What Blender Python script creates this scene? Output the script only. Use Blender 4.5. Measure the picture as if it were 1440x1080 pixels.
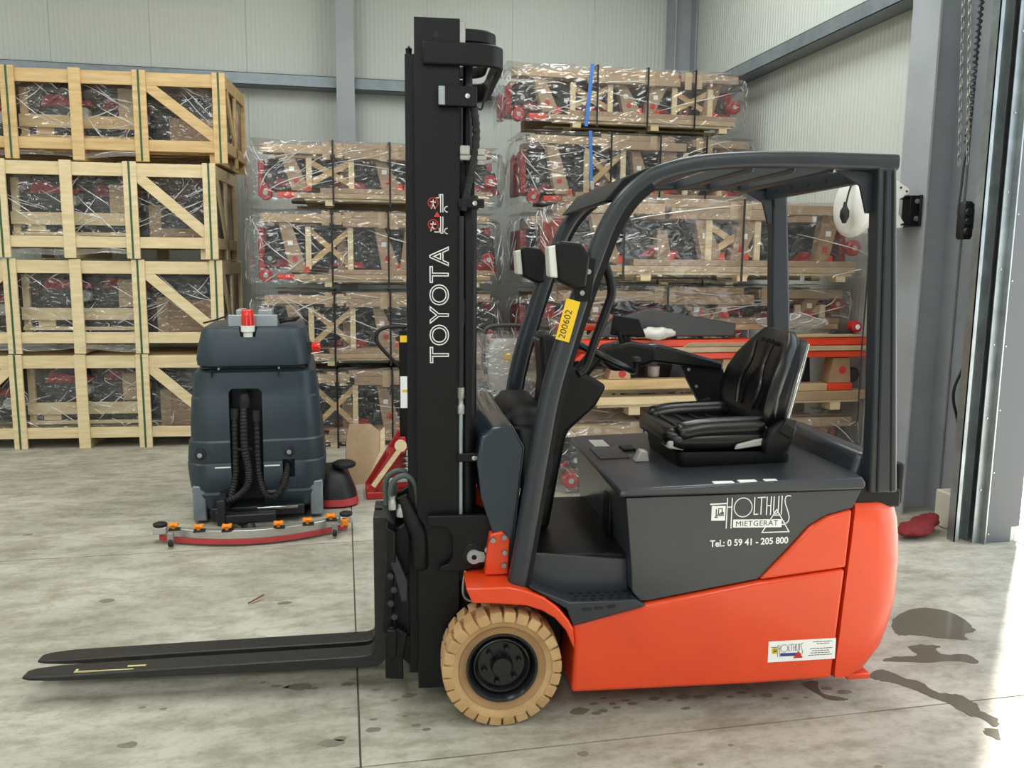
import bpy, bmesh, math, random
from mathutils import Vector, Matrix, noise
R = math.radians
S = bpy.context.scene
COL = S.collection
for _o in list(bpy.data.objects):
    bpy.data.objects.remove(_o, do_unlink=True)

# ---------------------------------------------------------------- camera
PITCH, YAW, ROLL = R(8.12), R(11.52), R(0.55)
fw = Vector((math.sin(YAW)*math.cos(PITCH), math.cos(YAW)*math.cos(PITCH), -math.sin(PITCH)))
r0 = Vector((math.cos(YAW), -math.sin(YAW), 0)); u0 = r0.cross(fw)
rt = r0*math.cos(ROLL)+u0*math.sin(ROLL); upv = u0*math.cos(ROLL)-r0*math.sin(ROLL)
cam = bpy.data.cameras.new('camera'); camo = bpy.data.objects.new('camera', cam); COL.objects.link(camo)
cam.sensor_width = 36.0; cam.lens = 36.0*1165/1440; cam.clip_start = .05; cam.clip_end = 200
M = Matrix((rt, upv, -fw)).transposed().to_4x4(); M.translation = Vector((0, 0, 1.7234))
camo.matrix_world = M
S.camera = camo

# ---------------------------------------------------------------- world, sun, lights, exposure
W = bpy.data.worlds.new('sky'); S.world = W; W.use_nodes = True
bg = W.node_tree.nodes['Background']; bg.inputs[0].default_value = (.80, .90, 1.0, 1); bg.inputs[1].default_value = 2.4

def light(name, kind, loc, rot, energy, color=(1, 1, 1), **k):
    l = bpy.data.lights.new(name, kind); l.energy = energy; l.color = color
    for a, b in k.items(): setattr(l, a, b)
    o = bpy.data.objects.new(name, l); o.location = loc; o.rotation_euler = rot; COL.objects.link(o); return o
# sun from behind the right wall, shining in through the big door
sd = Vector((-.69, -.72, -.92)).normalized()
sun = light('sun', 'SUN', (8, 8, 8), (0, 0, 0), 19.0, (1, .95, .86), angle=R(2.5))
sun.rotation_euler = sd.to_track_quat('-Z', 'Y').to_euler()
# daylight openings: portals steer the sky's light through the right door and the door behind the camera
por = light('door_portal', 'AREA', (4.20, 2.4, 2.1), (0, R(90), 0), 1, shape='RECTANGLE', size=4.2, size_y=3.98)
por.data.cycles.is_portal = True
por2 = light('door_portal_rear', 'AREA', (-3.6, -6.95, 2.1), (R(90), 0, 0), 1, shape='RECTANGLE', size=5.0, size_y=4.2)
por2.data.cycles.is_portal = True
S.view_settings.view_transform = 'Standard'; S.view_settings.look = 'None'
S.view_settings.gamma = 1.0; S.view_settings.use_curve_mapping = False
S.view_settings.exposure = -0.14
ROOF_W = 165.0
S.cycles.use_denoising = True
S.cycles.max_bounces = 8; S.cycles.diffuse_bounces = 4; S.cycles.glossy_bounces = 4
S.cycles.transparent_max_bounces = 24; S.cycles.transmission_bounces = 6
S.cycles.sample_clamp_indirect = 6.0; S.cycles.caustics_reflective = False; S.cycles.caustics_refractive = False

# ---------------------------------------------------------------- materials
def lin(r, g, b):
    f = lambda c: ((c/255+.055)/1.055)**2.4 if c/255 > .04045 else c/255/12.92
    return (f(r), f(g), f(b), 1)
MATS = {}
def mat(name, rgb, rough=.5, metal=0., var=0., vscale=6., bump=0., bscale=60., rgb2=None, stretch=(1, 1, 1), spec=.5, coat=0., rvar=0., det=4):
    m = bpy.data.materials.new(name); m.use_nodes = True; nt = m.node_tree; n = nt.nodes; L = nt.links
    p = n['Principled BSDF']; c = lin(*rgb)
    p.inputs['Base Color'].default_value = c; p.inputs['Roughness'].default_value = rough; p.inputs['Metallic'].default_value = metal
    p.inputs['Specular IOR Level'].default_value = spec; p.inputs['Coat Weight'].default_value = coat
    if var or rgb2 or bump or rvar:
        tc = n.new('ShaderNodeTexCoord'); mp = n.new('ShaderNodeMapping'); L.new(tc.outputs['Object'], mp.inputs[0]); mp.inputs['Scale'].default_value = stretch
        oi = n.new('ShaderNodeObjectInfo'); ad = n.new('ShaderNodeVectorMath'); ad.operation = 'ADD'
        sc = n.new('ShaderNodeVectorMath'); sc.operation = 'SCALE'; sc.inputs['Scale'].default_value = 13.7
        cx = n.new('ShaderNodeCombineXYZ'); L.new(oi.outputs['Random'], cx.inputs[0]); L.new(oi.outputs['Random'], cx.inputs[1]); L.new(cx.outputs[0], sc.inputs[0])
        L.new(mp.outputs[0], ad.inputs[0]); L.new(sc.outputs[0], ad.inputs[1])
    if var or rgb2 or rvar:
        nz = n.new('ShaderNodeTexNoise'); nz.inputs['Scale'].default_value = vscale; nz.inputs['Detail'].default_value = det; nz.inputs['Roughness'].default_value = .62
        L.new(ad.outputs[0], nz.inputs['Vector'])
        rp = n.new('ShaderNodeValToRGB'); L.new(nz.outputs['Fac'], rp.inputs[0])
        c2 = lin(*rgb2) if rgb2 else tuple(x*(1-var) for x in c[:3])+(1,)
        c1 = c if rgb2 else tuple(min(1, x*(1+var)) for x in c[:3])+(1,)
        e = rp.color_ramp.elements; e[0].position = .32; e[1].position = .68; e[0].color = c2; e[1].color = c1
        L.new(rp.outputs[0], p.inputs['Base Color'])
        if rvar:
            mr = n.new('ShaderNodeMapRange'); L.new(nz.outputs['Fac'], mr.inputs[0]); mr.inputs[1].default_value = .3; mr.inputs[2].default_value = .7
            mr.inputs[3].default_value = rough-rvar; mr.inputs[4].default_value = rough+rvar; L.new(mr.outputs[0], p.inputs['Roughness'])
    if bump:
        nb = n.new('ShaderNodeTexNoise'); nb.inputs['Scale'].default_value = bscale; nb.inputs['Detail'].default_value = 3; L.new(ad.outputs[0], nb.inputs['Vector'])
        bm_ = n.new('ShaderNodeBump'); bm_.inputs['Strength'].default_value = bump; bm_.inputs['Distance'].default_value = .01
        L.new(nb.outputs['Fac'], bm_.inputs['Height']); L.new(bm_.outputs[0], p.inputs['Normal'])
    MATS[name] = m; return m
mat('orange', (226, 70, 27), .38, coat=.25, var=.05, vscale=3)
mat('hood_grey', (50, 54, 60), .30, coat=.15, var=.06, vscale=4)
mat('guard_grey', (46, 50, 56), .34, var=.05, spec=.45)
mat('cowl_blue', (40, 51, 62), .16, coat=.4)
mat('mast_black', (12, 12, 14), .42, var=.15, vscale=9, bump=.05, bscale=120, spec=.3)
mat('fork_black', (34, 33, 34), .42, var=.35, vscale=14, bump=.15, bscale=80, stretch=(1, 4, 4))
mat('black_plastic', (11, 11, 13), .45, bump=.06, bscale=300, spec=.3)
mat('black_vinyl', (13, 13, 15), .27, bump=.05, bscale=200)
mat('rubber', (18, 18, 19), .6)
mat('tyre_tan', (200, 164, 116), .8, rgb2=(178, 141, 96), vscale=8, bump=.12, bscale=60)
mat('tyre_brown', (160, 124, 86), .8, var=.15, vscale=6)
mat('rim_black', (16, 17, 19), .3, coat=.2)
mat('chrome', (200, 200, 198), .22, 1.)
mat('steel', (165, 165, 162), .4, .9, var=.15)
mat('white_paint', (236, 236, 232), .35)
mat('white_print', (242, 242, 240), .5)
mat('dark_print', (45, 47, 52), .5)
mat('blue_print', (52, 60, 130), .5)
mat('red_print', (196, 44, 40), .5)
mat('yellow_print', (222, 190, 60), .5)
mat('yellow_tape', (240, 196, 36), .5, var=.05)
mat('ink', (60, 50, 40), .6)
mat('lens', (228, 232, 222), .15)
mat('lever_grey', (176, 176, 168), .45)
mat('wood', (226, 196, 146), .7, rgb2=(200, 166, 114), vscale=3.2, bump=.1, bscale=40, stretch=(1, 1, 9))
mat('wood_h', (222, 192, 142), .7, rgb2=(196, 162, 112), vscale=3.2, bump=.1, bscale=40, stretch=(1, 9, 9))
mat('wood_pale', (236, 218, 180), .7, rgb2=(218, 195, 150), vscale=3.2, bump=.1, bscale=40, stretch=(1, 1, 9))
mat('wood_pale_h', (234, 215, 176), .7, rgb2=(214, 191, 146), vscale=3.2, bump=.1, bscale=40, stretch=(1, 9, 9))
mat('cardboard', (176, 150, 122), .75, rgb2=(160, 134, 106), vscale=4, bump=.06, bscale=30)
mat('cardboard_tan', (196, 170, 136), .75, rgb2=(178, 151, 118), vscale=4, bump=.06, bscale=30)
mat('cardboard_brown', (166, 134, 102), .75, rgb2=(150, 119, 88), vscale=4)
mat('red_paint', (168, 34, 34), .4, var=.08)
mat('orange_red', (226, 66, 34), .4, var=.06)
mat('dark_machine', (44, 46, 50), .45, var=.25, vscale=10)
mat('green_strap', (52, 92, 56), .5)
mat('black_strap', (26, 26, 30), .45)
mat('blue_strap', (64, 118, 196), .6)
mat('scrub_body', (44, 57, 66), .42, var=.07, vscale=4, bump=.05, bscale=150)
mat('scrub_dark', (22, 25, 28), .5)
mat('beacon_red', (214, 34, 24), .15, coat=.5)
mat('knob_orange', (248, 142, 26), .45)
mat('alu', (196, 194, 190), .35, .8, var=.1)
mat('red_rubber', (190, 62, 66), .55)
mat('galv', (142, 152, 158), .42, .4, rgb2=(120, 130, 137), vscale=7, rvar=.1)
mat('galv_light', (172, 180, 184), .45, .55, rgb2=(150, 158, 163), vscale=5, rvar=.1)
mat('column_grey', (166, 171, 176), .5, .0, rgb2=(150, 156, 162), vscale=2.2, rvar=.08)
mat('track_galv', (168, 176, 178), .35, .75, rgb2=(140, 148, 150), vscale=6)
mat('jamb_grey', (96, 99, 102), .5, .1)
mat('plinth', (202, 198, 184), .85, var=.08)
mat('rag_red', (118, 26, 30), .85, var=.2, vscale=20)
mat('leaf_brown', (150, 104, 60), .8)
mat('grey_cover', (62, 62, 64), .55, var=.1)
mat('puddle', (104, 98, 86), .10, spec=.4, var=.06)
mat('spot', (122, 116, 103), .5, var=.15, vscale=12)
mat('joint_fill', (92, 88, 80), .9)
mat('ceiling_white', (225, 226, 222), .7)
mat('yard', (196, 192, 184), .9, var=.06)
mat('scuff_yellow', (196, 186, 132), .6)
mat('hose_grey', (70, 80, 76), .5)
mat('weld_film', (210, 205, 200), .3)

def concrete():
    m = bpy.data.materials.new('concrete'); m.use_nodes = True; nt = m.node_tree; n = nt.nodes; L = nt.links; p = n['Principled BSDF']
    g = n.new('ShaderNodeNewGeometry')
    def nz(scale, det, rough=.6, st=(1, 1, 1)):
        mp = n.new('ShaderNodeMapping'); mp.inputs['Scale'].default_value = st; L.new(g.outputs['Position'], mp.inputs[0])
        t = n.new('ShaderNodeTexNoise'); t.inputs['Scale'].default_value = scale; t.inputs['Detail'].default_value = det; t.inputs['Roughness'].default_value = rough; L.new(mp.outputs[0], t.inputs['Vector']); return t
    def ramp(t, a, b, ca, cb):
        r = n.new('ShaderNodeValToRGB'); L.new(t.outputs['Fac'], r.inputs[0]); e = r.color_ramp.elements
        e[0].position = a; e[1].position = b; e[0].color = ca; e[1].color = cb; return r
    a = ramp(nz(1.1, 8, .62, (1, 1.6, 1)), .36, .66, lin(160, 157, 145), lin(192, 189, 177))
    b = ramp(nz(5.5, 9, .72, (.7, 1.5, 1)), .40, .56, lin(202, 198, 188), lin(255, 255, 255))
    c = ramp(nz(26, 6, .7), .30, .5, lin(222, 218, 208), lin(255, 255, 255))
    d = ramp(nz(1.9, 5, .7, (1.5, 1, 1)), .60, .72, lin(255, 255, 255), lin(206, 198, 178))
    def mul(x, y, f=1.):
        k = n.new('ShaderNodeMixRGB'); k.blend_type = 'MULTIPLY'; k.inputs[0].default_value = f; L.new(x.outputs[0], k.inputs[1]); L.new(y.outputs[0], k.inputs[2]); return k
    o = mul(mul(mul(a, b, .75), c, .7), d, .6); L.new(o.outputs[0], p.inputs['Base Color'])
    r = n.new('ShaderNodeMapRange'); t = nz(3, 6); L.new(t.outputs['Fac'], r.inputs[0]); r.inputs[3].default_value = .42; r.inputs[4].default_value = .75; L.new(r.outputs[0], p.inputs['Roughness'])
    bp = n.new('ShaderNodeBump'); bp.inputs['Strength'].default_value = .12; bp.inputs['Distance'].default_value = .004; t = nz(60, 5); L.new(t.outputs['Fac'], bp.inputs['Height']); L.new(bp.outputs[0], p.inputs['Normal'])
    MATS['concrete'] = m
concrete()
def ribbed(name, axis, rgb):
    m = bpy.data.materials.new(name); m.use_nodes = True; nt = m.node_tree; n = nt.nodes; L = nt.links; p = n['Principled BSDF']
    g = n.new('ShaderNodeNewGeometry'); sx = n.new('ShaderNodeSeparateXYZ'); L.new(g.outputs['Position'], sx.inputs[0])
    mu = n.new('ShaderNodeMath'); mu.operation = 'MULTIPLY'; mu.inputs[1].default_value = 2*math.pi/.05; L.new(sx.outputs[axis], mu.inputs[0])
    si = n.new('ShaderNodeMath'); si.operation = 'SINE'; L.new(mu.outputs[0], si.inputs[0])
    cl = n.new('ShaderNodeMapRange'); cl.inputs[1].default_value = .2; cl.inputs[2].default_value = .75; L.new(si.outputs[0], cl.inputs[0])
    bp = n.new('ShaderNodeBump'); bp.inputs['Strength'].default_value = .55; bp.inputs['Distance'].default_value = .004; L.new(cl.outputs[0], bp.inputs['Height']); L.new(bp.outputs[0], p.inputs['Normal'])
    t = n.new('ShaderNodeTexNoise'); t.inputs['Scale'].default_value = .7; L.new(g.outputs['Position'], t.inputs['Vector'])
    r = n.new('ShaderNodeValToRGB'); L.new(t.outputs['Fac'], r.inputs[0]); c = lin(*rgb); r.color_ramp.elements[0].color = tuple(x*.94 for x in c[:3])+(1,); r.color_ramp.elements[1].color = c
    L.new(r.outputs[0], p.inputs['Base Color']); p.inputs['Roughness'].default_value = .45
    MATS[name] = m
ribbed('panel_back', 0, (205, 210, 205)); ribbed('panel_right', 1, (210, 215, 209))
def film(name, base=.045, gloss=.34, milky=.03, scale=5.):
    m = bpy.data.materials.new(name); m.use_nodes = True; nt = m.node_tree; n = nt.nodes; L = nt.links
    out = n['Material Output']; n.remove(n['Principled BSDF'])
    tr = n.new('ShaderNodeBsdfTransparent'); tr.inputs[0].default_value = (.95, .95, .95, 1)
    gl = n.new('ShaderNodeBsdfGlossy'); gl.inputs['Roughness'].default_value = .16; gl.inputs[0].default_value = (.95, .95, .97, 1)
    df = n.new('ShaderNodeBsdfDiffuse'); df.inputs[0].default_value = (.8, .8, .8, 1)
    tc = n.new('ShaderNodeTexCoord'); mp = n.new('ShaderNodeMapping'); mp.inputs['Scale'].default_value = (1, 1, 2.2); mp.inputs['Rotation'].default_value = (.3, .6, .4); L.new(tc.outputs['Object'], mp.inputs[0])
    nz = n.new('ShaderNodeTexNoise'); nz.inputs['Scale'].default_value = scale; nz.inputs['Detail'].default_value = 1.2; nz.inputs['Distortion'].default_value = 1.5; L.new(mp.outputs[0], nz.inputs['Vector'])
    bp = n.new('ShaderNodeBump'); bp.inputs['Strength'].default_value = 1.; bp.inputs['Distance'].default_value = .06; L.new(nz.outputs['Fac'], bp.inputs['Height']); L.new(bp.outputs[0], gl.inputs['Normal'])
    lw = n.new('ShaderNodeLayerWeight'); lw.inputs[0].default_value = .35; L.new(bp.outputs[0], lw.inputs['Normal'])
    mr = n.new('ShaderNodeMapRange'); L.new(lw.outputs['Facing'], mr.inputs[0]); mr.inputs[3].default_value = base; mr.inputs[4].default_value = base+gloss
    a = n.new('ShaderNodeMixShader'); L.new(mr.outputs[0], a.inputs[0]); L.new(tr.outputs[0], a.inputs[1]); L.new(gl.outputs[0], a.inputs[2])
    b = n.new('ShaderNodeMixShader'); b.inputs[0].default_value = milky; L.new(a.outputs[0], b.inputs[1]); L.new(df.outputs[0], b.inputs[2])
    L.new(b.outputs[0], out.inputs[0]); MATS[name] = m
film('film'); film('film_thick', .06, .40, .10, 7.)

# ---------------------------------------------------------------- mesh helpers
class MB:
    def __init__(s): s.v = []; s.f = []
    def add(s, vs, fs):
        o = len(s.v); s.v += [tuple(v) for v in vs]; s.f += [tuple(i+o for i in f) for f in fs]; return s
    def box(s, a, b, rot=None, at=None):
        (x0, y0, z0), (x1, y1, z1) = a, b
        vs = [Vector(p) for p in ((x0, y0, z0), (x1, y0, z0), (x1, y1, z0), (x0, y1, z0), (x0, y0, z1), (x1, y0, z1), (x1, y1, z1), (x0, y1, z1))]
        if rot is not None:
            c = Vector(at) if at else sum(vs, Vector())/8
            vs = [rot @ (v-c)+c for v in vs]
        return s.add(vs, [(0, 3, 2, 1), (4, 5, 6, 7), (0, 1, 5, 4), (1, 2, 6, 5), (2, 3, 7, 6), (3, 0, 4, 7)])
    def prism(s, poly, a, b, axis='y'):
        n = len(poly)
        P = {'y': lambda p, t: (p[0], t, p[1]), 'x': lambda p, t: (t, p[0], p[1]), 'z': lambda p, t: (p[0], p[1], t)}[axis]
        vs = [P(p, a) for p in poly]+[P(p, b) for p in poly]
        return s.add(vs, [tuple(range(n))[::-1], tuple(range(n, 2*n))]+[(i, (i+1) % n, n+(i+1) % n, n+i) for i in range(n)])
    def beam(s, p, q, w, t, upd=(0, 0, 1)):
        p, q = Vector(p), Vector(q); d = (q-p).normalized(); u = Vector(upd); u = (u-d*u.dot(d))
        if u.length < 1e-4: u = Vector((0, 1, 0))
        u.normalize(); r = d.cross(u)
        vs = [e+r*(t/2)*i+u*(w/2)*j for e in (p, q) for i, j in ((-1, -1), (1, -1), (1, 1), (-1, 1))]
        return s.add(vs, [(0, 3, 2, 1), (4, 5, 6, 7), (0, 1, 5, 4), (1, 2, 6, 5), (2, 3, 7, 6), (3, 0, 4, 7)])
    def tube(s, pts, rad, seg=12, closed=False, prof=None, upd=(0, 0, 1), caps=True):
        pts = [Vector(p) for p in pts]; n = len(pts); rings = []
        rad = rad if isinstance(rad, (list, tuple)) else [rad]*n
        u = Vector(upd)
        for i, p in enumerate(pts):
            a = pts[i-1] if (i or closed) else p; b = pts[(i+1) % n] if (i < n-1 or closed) else p
            d = (b-a).normalized(); u = u-d*u.dot(d)
            if u.length < 1e-4: u = d.orthogonal()
            u.normalize(); r = d.cross(u)
            if prof: rings.append([p+r*(x*rad[i])+u*(y*rad[i]) for x, y in prof])
            else: rings.append([p+(r*math.cos(t)+u*math.sin(t))*rad[i] for t in [2*math.pi*k/seg for k in range(seg)]])
        return s.loft(rings, closed, caps)
    def loft(s, rings, closed=False, caps=True):
        m = len(rings[0]); n = len(rings); vs = [v for r in rings for v in r]; fs = []
        for i in range(n if closed else n-1):
            j = (i+1) % n
            for k in range(m): fs.append((i*m+k, i*m+(k+1) % m, j*m+(k+1) % m, j*m+k))
        if caps and not closed: fs += [tuple(range(m))[::-1], tuple(range((n-1)*m, n*m))]
        return s.add(vs, fs)
    def lathe(s, prof, c=(0, 0, 0), axis='z', seg=32, closed=True):
        c = Vector(c); rings = []
        for r, h in prof:
            ring = []
            for k in range(seg):
                t = 2*math.pi*k/seg; a, b = r*math.cos(t), r*math.sin(t)
                ring.append(c+Vector({'z': (a, b, h), 'y': (a, h, b), 'x': (h, a, b)}[axis]))
            rings.append(ring)
        return s.loft(rings, False, closed)
    def build(s, name, m, parent=None, bevel=0., seg=2, smooth=40, loc=None, rot=None, fix=True):
        me = bpy.data.meshes.new(name); me.from_pydata(s.v, [], s.f)
        if fix:
            bm = bmesh.new(); bm.from_mesh(me); bmesh.ops.recalc_face_normals(bm, faces=bm.faces); bm.to_mesh(me); bm.free()
        return link(name, me, m, parent, bevel, seg, smooth, loc, rot)
def link(name, me, m, parent=None, bevel=0., seg=2, smooth=40, loc=None, rot=None):
    o = bpy.data.objects.new(name, me); COL.objects.link(o)
    if m and not me.materials: me.materials.append(MATS[m])
    if smooth:
        me.polygons.foreach_set('use_smooth', [True]*len(me.polygons)); me.set_sharp_from_angle(angle=R(smooth))
    if bevel:
        b = o.modifiers.new('bevel', 'BEVEL'); b.width = bevel; b.segments = seg; b.limit_method = 'ANGLE'; b.angle_limit = R(35); b.harden_normals = False
    if parent: o.parent = parent
    if loc: o.location = loc
    if rot: o.rotation_euler = rot
    return o
def inst(src, parent, name=None, loc=None, rot=None, scale=None):
    o = src.copy(); o.name = name or src.name.split('.')[0]; COL.objects.link(o); o.parent = parent
    if loc is not None: o.location = loc
    if rot is not None: o.rotation_euler = rot
    if scale is not None: o.scale = scale
    return o
def bake(o):
    dg = bpy.context.evaluated_depsgraph_get(); ev = o.evaluated_get(dg)
    me = bpy.data.meshes.new_from_object(ev); o.modifiers.clear(); o.data = me; return o
def cut(o, mb):
    c = mb.build('cutter', None, o.parent, smooth=0); md = o.modifiers.new('cut', 'BOOLEAN'); md.object = c; md.operation = 'DIFFERENCE'; md.solver = 'EXACT'
    bpy.context.view_layer.update(); bake(o); bpy.data.objects.remove(c, do_unlink=True)
    o.data.polygons.foreach_set('use_smooth', [True]*len(o.data.polygons)); o.data.set_sharp_from_angle(angle=R(35)); return o
def thing(name, label, cat, loc=(0, 0, 0), rz=0., group=None):
    o = bpy.data.objects.new(name, None); COL.objects.link(o); o.location = loc; o.rotation_euler = (0, 0, rz); o.empty_display_size = .1
    return tag(o, label, cat, group)
def tag(o, label, cat, group=None, kind=None):
    o['label'] = label; o['category'] = cat
    if group: o['group'] = group
    if kind: o['kind'] = kind
    return o
def struct(o): o['kind'] = 'structure'; return o
def rrect(cx, cy, hx, hy, r, z, n=4):
    out = []
    r = min(r, hx, hy)
    for (sx, sy, a0) in ((1, 1, 0), (-1, 1, 90), (-1, -1, 180), (1, -1, 270)):
        for k in range(n+1):
            a = R(a0+90*k/n); out.append(Vector((cx+sx*(hx-r)+r*math.cos(a), cy+sy*(hy-r)+r*math.sin(a), z)))
    return out
def smoothpath(pts, n=6, closed=False):
    P = [Vector(p) for p in pts]; out = []; N = len(P)
    for i in range(N if closed else N-1):
        g = lambda k: P[k % N] if closed else P[max(0, min(N-1, k))]
        a, b, c, d = g(i-1), g(i), g(i+1), g(i+2)
        for k in range(n):
            t = k/n; out.append(.5*((2*b)+(c-a)*t+(2*a-5*b+4*c-d)*t*t+(3*b-a-3*c+d)*t**3))
    if not closed: out.append(P[-1])
    return out
def text(name, body, size, m, parent, loc, rot, sx=1., off=0., spacing=1., outline=0., ext=.0006, shear=0.):
    c = bpy.data.curves.new(name, 'FONT'); c.body = body; c.size = size; c.align_x = 'CENTER'; c.align_y = 'CENTER'; c.space_character = spacing; c.shear = shear
    c.resolution_u = 4
    if outline: c.fill_mode = 'NONE'; c.bevel_depth = outline; c.bevel_resolution = 1
    else: c.offset = off; c.extrude = ext
    o = bpy.data.objects.new(name, c); COL.objects.link(o)
    dg = bpy.context.evaluated_depsgraph_get(); me = bpy.data.meshes.new_from_object(o.evaluated_get(dg)); bpy.data.objects.remove(o, do_unlink=True)
    me.materials.clear(); o = bpy.data.objects.new(name, me); me.materials.append(MATS[m]); COL.objects.link(o); o.parent = parent
    o.location = loc; o.rotation_euler = rot; o.scale = (sx, 1, 1); return o
def strokes(name, lines, w, m, parent, loc, rot, t=.001):
    mb = MB()
    for ln in lines:
        for a, b in zip(ln, ln[1:]):
            a, b = Vector((a[0], a[1], 0)), Vector((b[0], b[1], 0)); d = (b-a)
            if d.length < 1e-6: continue
            d = d.normalized()*w*.45
            mb.beam(a-d, b+d, w, t, upd=Vector((0, 0, 1)).cross(d))
    return mb.build(name, m, parent, smooth=0, loc=loc, rot=rot)
# ================================================================ the hall
XL, XR, YF, YB, ZC = -9.0, 4.18, -7.0, 10.0, 5.6
fl = struct(MB().box((XL, YF, -.30), (XR+.02, YB, -.007)).build('floor', 'joint_fill', smooth=0))
xs, ys = [XL, .029, XR+.02], [YF, 2.70, 5.10, YB]; g = .004
for i in range(2):
    for j in range(3):
        MB().box((xs[i]+g, ys[j]+g, -.15), (xs[i+1]-g, ys[j+1]-g, 0)).build('floor_slab', 'concrete', fl, smooth=0)
yard = struct(MB().box((XR+.06, -26, -.3), (40, 30, -.012)).build('ground_yard', 'yard', smooth=0))
yard2 = struct(MB().box((XL-20, -40, -.3), (XR, YF-.03, -.012)).build('ground_forecourt', 'yard', smooth=0))

wb = struct(MB().box((XL, YB+.03, 0), (XR+.2, YB+.12, ZC)).build('wall_back', 'ceiling_white', smooth=0))
x = XL
first = None
while x < XR-.01:
    w = min(1.0, XR-x)
    MB().box((x+.0007, YB, 0), (x+w-.0007, YB+.03, ZC)).build('wall_panel', 'panel_back', wb, bevel=.002, smooth=0); x += 1.0
wr = struct(MB().box((XR+.03, 4.40, 0), (XR+.05, YB+.03, ZC)).build('wall_right', 'ceiling_white', smooth=0))
y = YB
while y > 4.42:
    w = min(1.0, y-4.40)
    MB().box((XR, y-w+.0007, 0), (XR+.03, y-.0007, ZC)).build('wall_panel', 'panel_right', wr, bevel=.002, smooth=0); y -= 1.0
struct(MB().box((XR, .4, 4.2), (XR+.05, 4.40, ZC)).build('wall_right_lintel', 'panel_right', smooth=0))
struct(MB().box((XR, YF, 0), (XR+.05, .4, ZC)).build('wall_right_front', 'panel_right', smooth=0))
struct(MB().box((XL-.12, YF, 0), (XL, YB+.1, ZC)).build('wall_left', 'panel_right', smooth=0))
wf = MB(); wf.box((XL, YF-.12, 0), (-6.1, YF, ZC)); wf.box((-1.1, YF-.12, 0), (XR, YF, ZC)); wf.box((-6.1, YF-.12, 4.2), (-1.1, YF, ZC))
struct(wf.build('wall_front', 'panel_back', smooth=0))
struct(MB().box((XL-.12, YF-.12, ZC), (XR+.2, YB+.15, ZC+.15)).build('ceiling', 'ceiling_white', smooth=0))
# translucent roof lights: long strips set in the roof, each an area lamp in a frame
for k, (lx, ly) in enumerate(((-5.6, 4.6), (-1.2, 4.6), (2.6, 5.6), (-5.6, -3.0), (-1.2, -3.0), (2.6, -3.0))):
    fr = MB(); sx, sy = .62, 2.6
    fr.box((lx-sx-.08, ly-sy-.08, ZC-.10), (lx-sx, ly+sy+.08, ZC)).box((lx+sx, ly-sy-.08, ZC-.10), (lx+sx+.08, ly+sy+.08, ZC))
    fr.box((lx-sx, ly-sy-.08, ZC-.10), (lx+sx, ly-sy, ZC)).box((lx-sx, ly+sy, ZC-.10), (lx+sx, ly+sy+.08, ZC))
    o = struct(fr.build('trim_%d' % (k+10), 'galv_light', smooth=0))
    light('rooflight', 'AREA', (lx, ly, ZC-.04), (0, 0, 0), ROOF_W, (.97, 1, .97), shape='RECTANGLE', size=2*sx, size_y=2*sy)

# girts and posts
def hcol(name, x0, x1, y0, y1, z0, z1, m, along='y', t=.014):
    """H section: flanges across the given depth axis"""
    mb = MB()
    if along == 'y':
        xm = (x0+x1)/2; mb.box((x0, y0, z0), (x1, y0+t, z1)).box((x0, y1-t, z0), (x1, y1, z1)).box((xm-.005, y0+t, z0), (xm+.005, y1-t, z1))
    else:
        ym = (y0+y1)/2; mb.box((x0, y0, z0), (x0+t, y1, z1)).box((x1-t, y0, z0), (x1, y1, z1)).box((x0+t, ym-.006, z0), (x1-t, ym+.006, z1))
    return struct(mb.build(name, m, bevel=.002, smooth=0))
hcol('pillar_back', -.03, .165, 9.60, 9.995, 0, ZC, 'column_grey')
hcol('pillar_corner', 3.90, 4.17, 9.68, 9.98, 0, ZC, 'column_grey', 'x')
def girt(name, p, q, h, d, inward):
    mb = MB(); p, q = Vector(p), Vector(q); n = Vector(inward)
    for a0, a1, z0, z1 in ((d-.006, d, 0, h), (0, d, 0, .006), (0, d, h-.006, h), (0, .006, 0, h)):
        a, b = p+n*a0, q+n*a1
        lo = [min(a[i], b[i]) for i in range(3)]; hi = [max(a[i], b[i]) for i in range(3)]; lo[2] = p.z+z0; hi[2] = p.z+z1
        mb.box(lo, hi)
    return struct(mb.build(name, 'galv', smooth=0))
girt('beam_back', (XL, YB, 3.655), (-.035, YB, 3.655), .125, .22, (0, -1, 0))
girt('beam_back_right', (.17, YB, 3.655), (3.91, YB, 3.655), .125, .22, (0, -1, 0))
girt('beam_right', (XR, 5.33, 3.64), (XR, 9.67, 3.64), .125, .20, (-1, 0, 0))

# main column by the door, on its concrete plinth
colo = hcol('pillar_door', 3.86, 4.165, 5.04, 5.32, 0, ZC, 'column_grey', 'x', .018)
struct(MB().box((3.93, 4.56, 0), (4.16, 4.80, .25)).build('plinth_door', 'plinth', bevel=.012))
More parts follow.
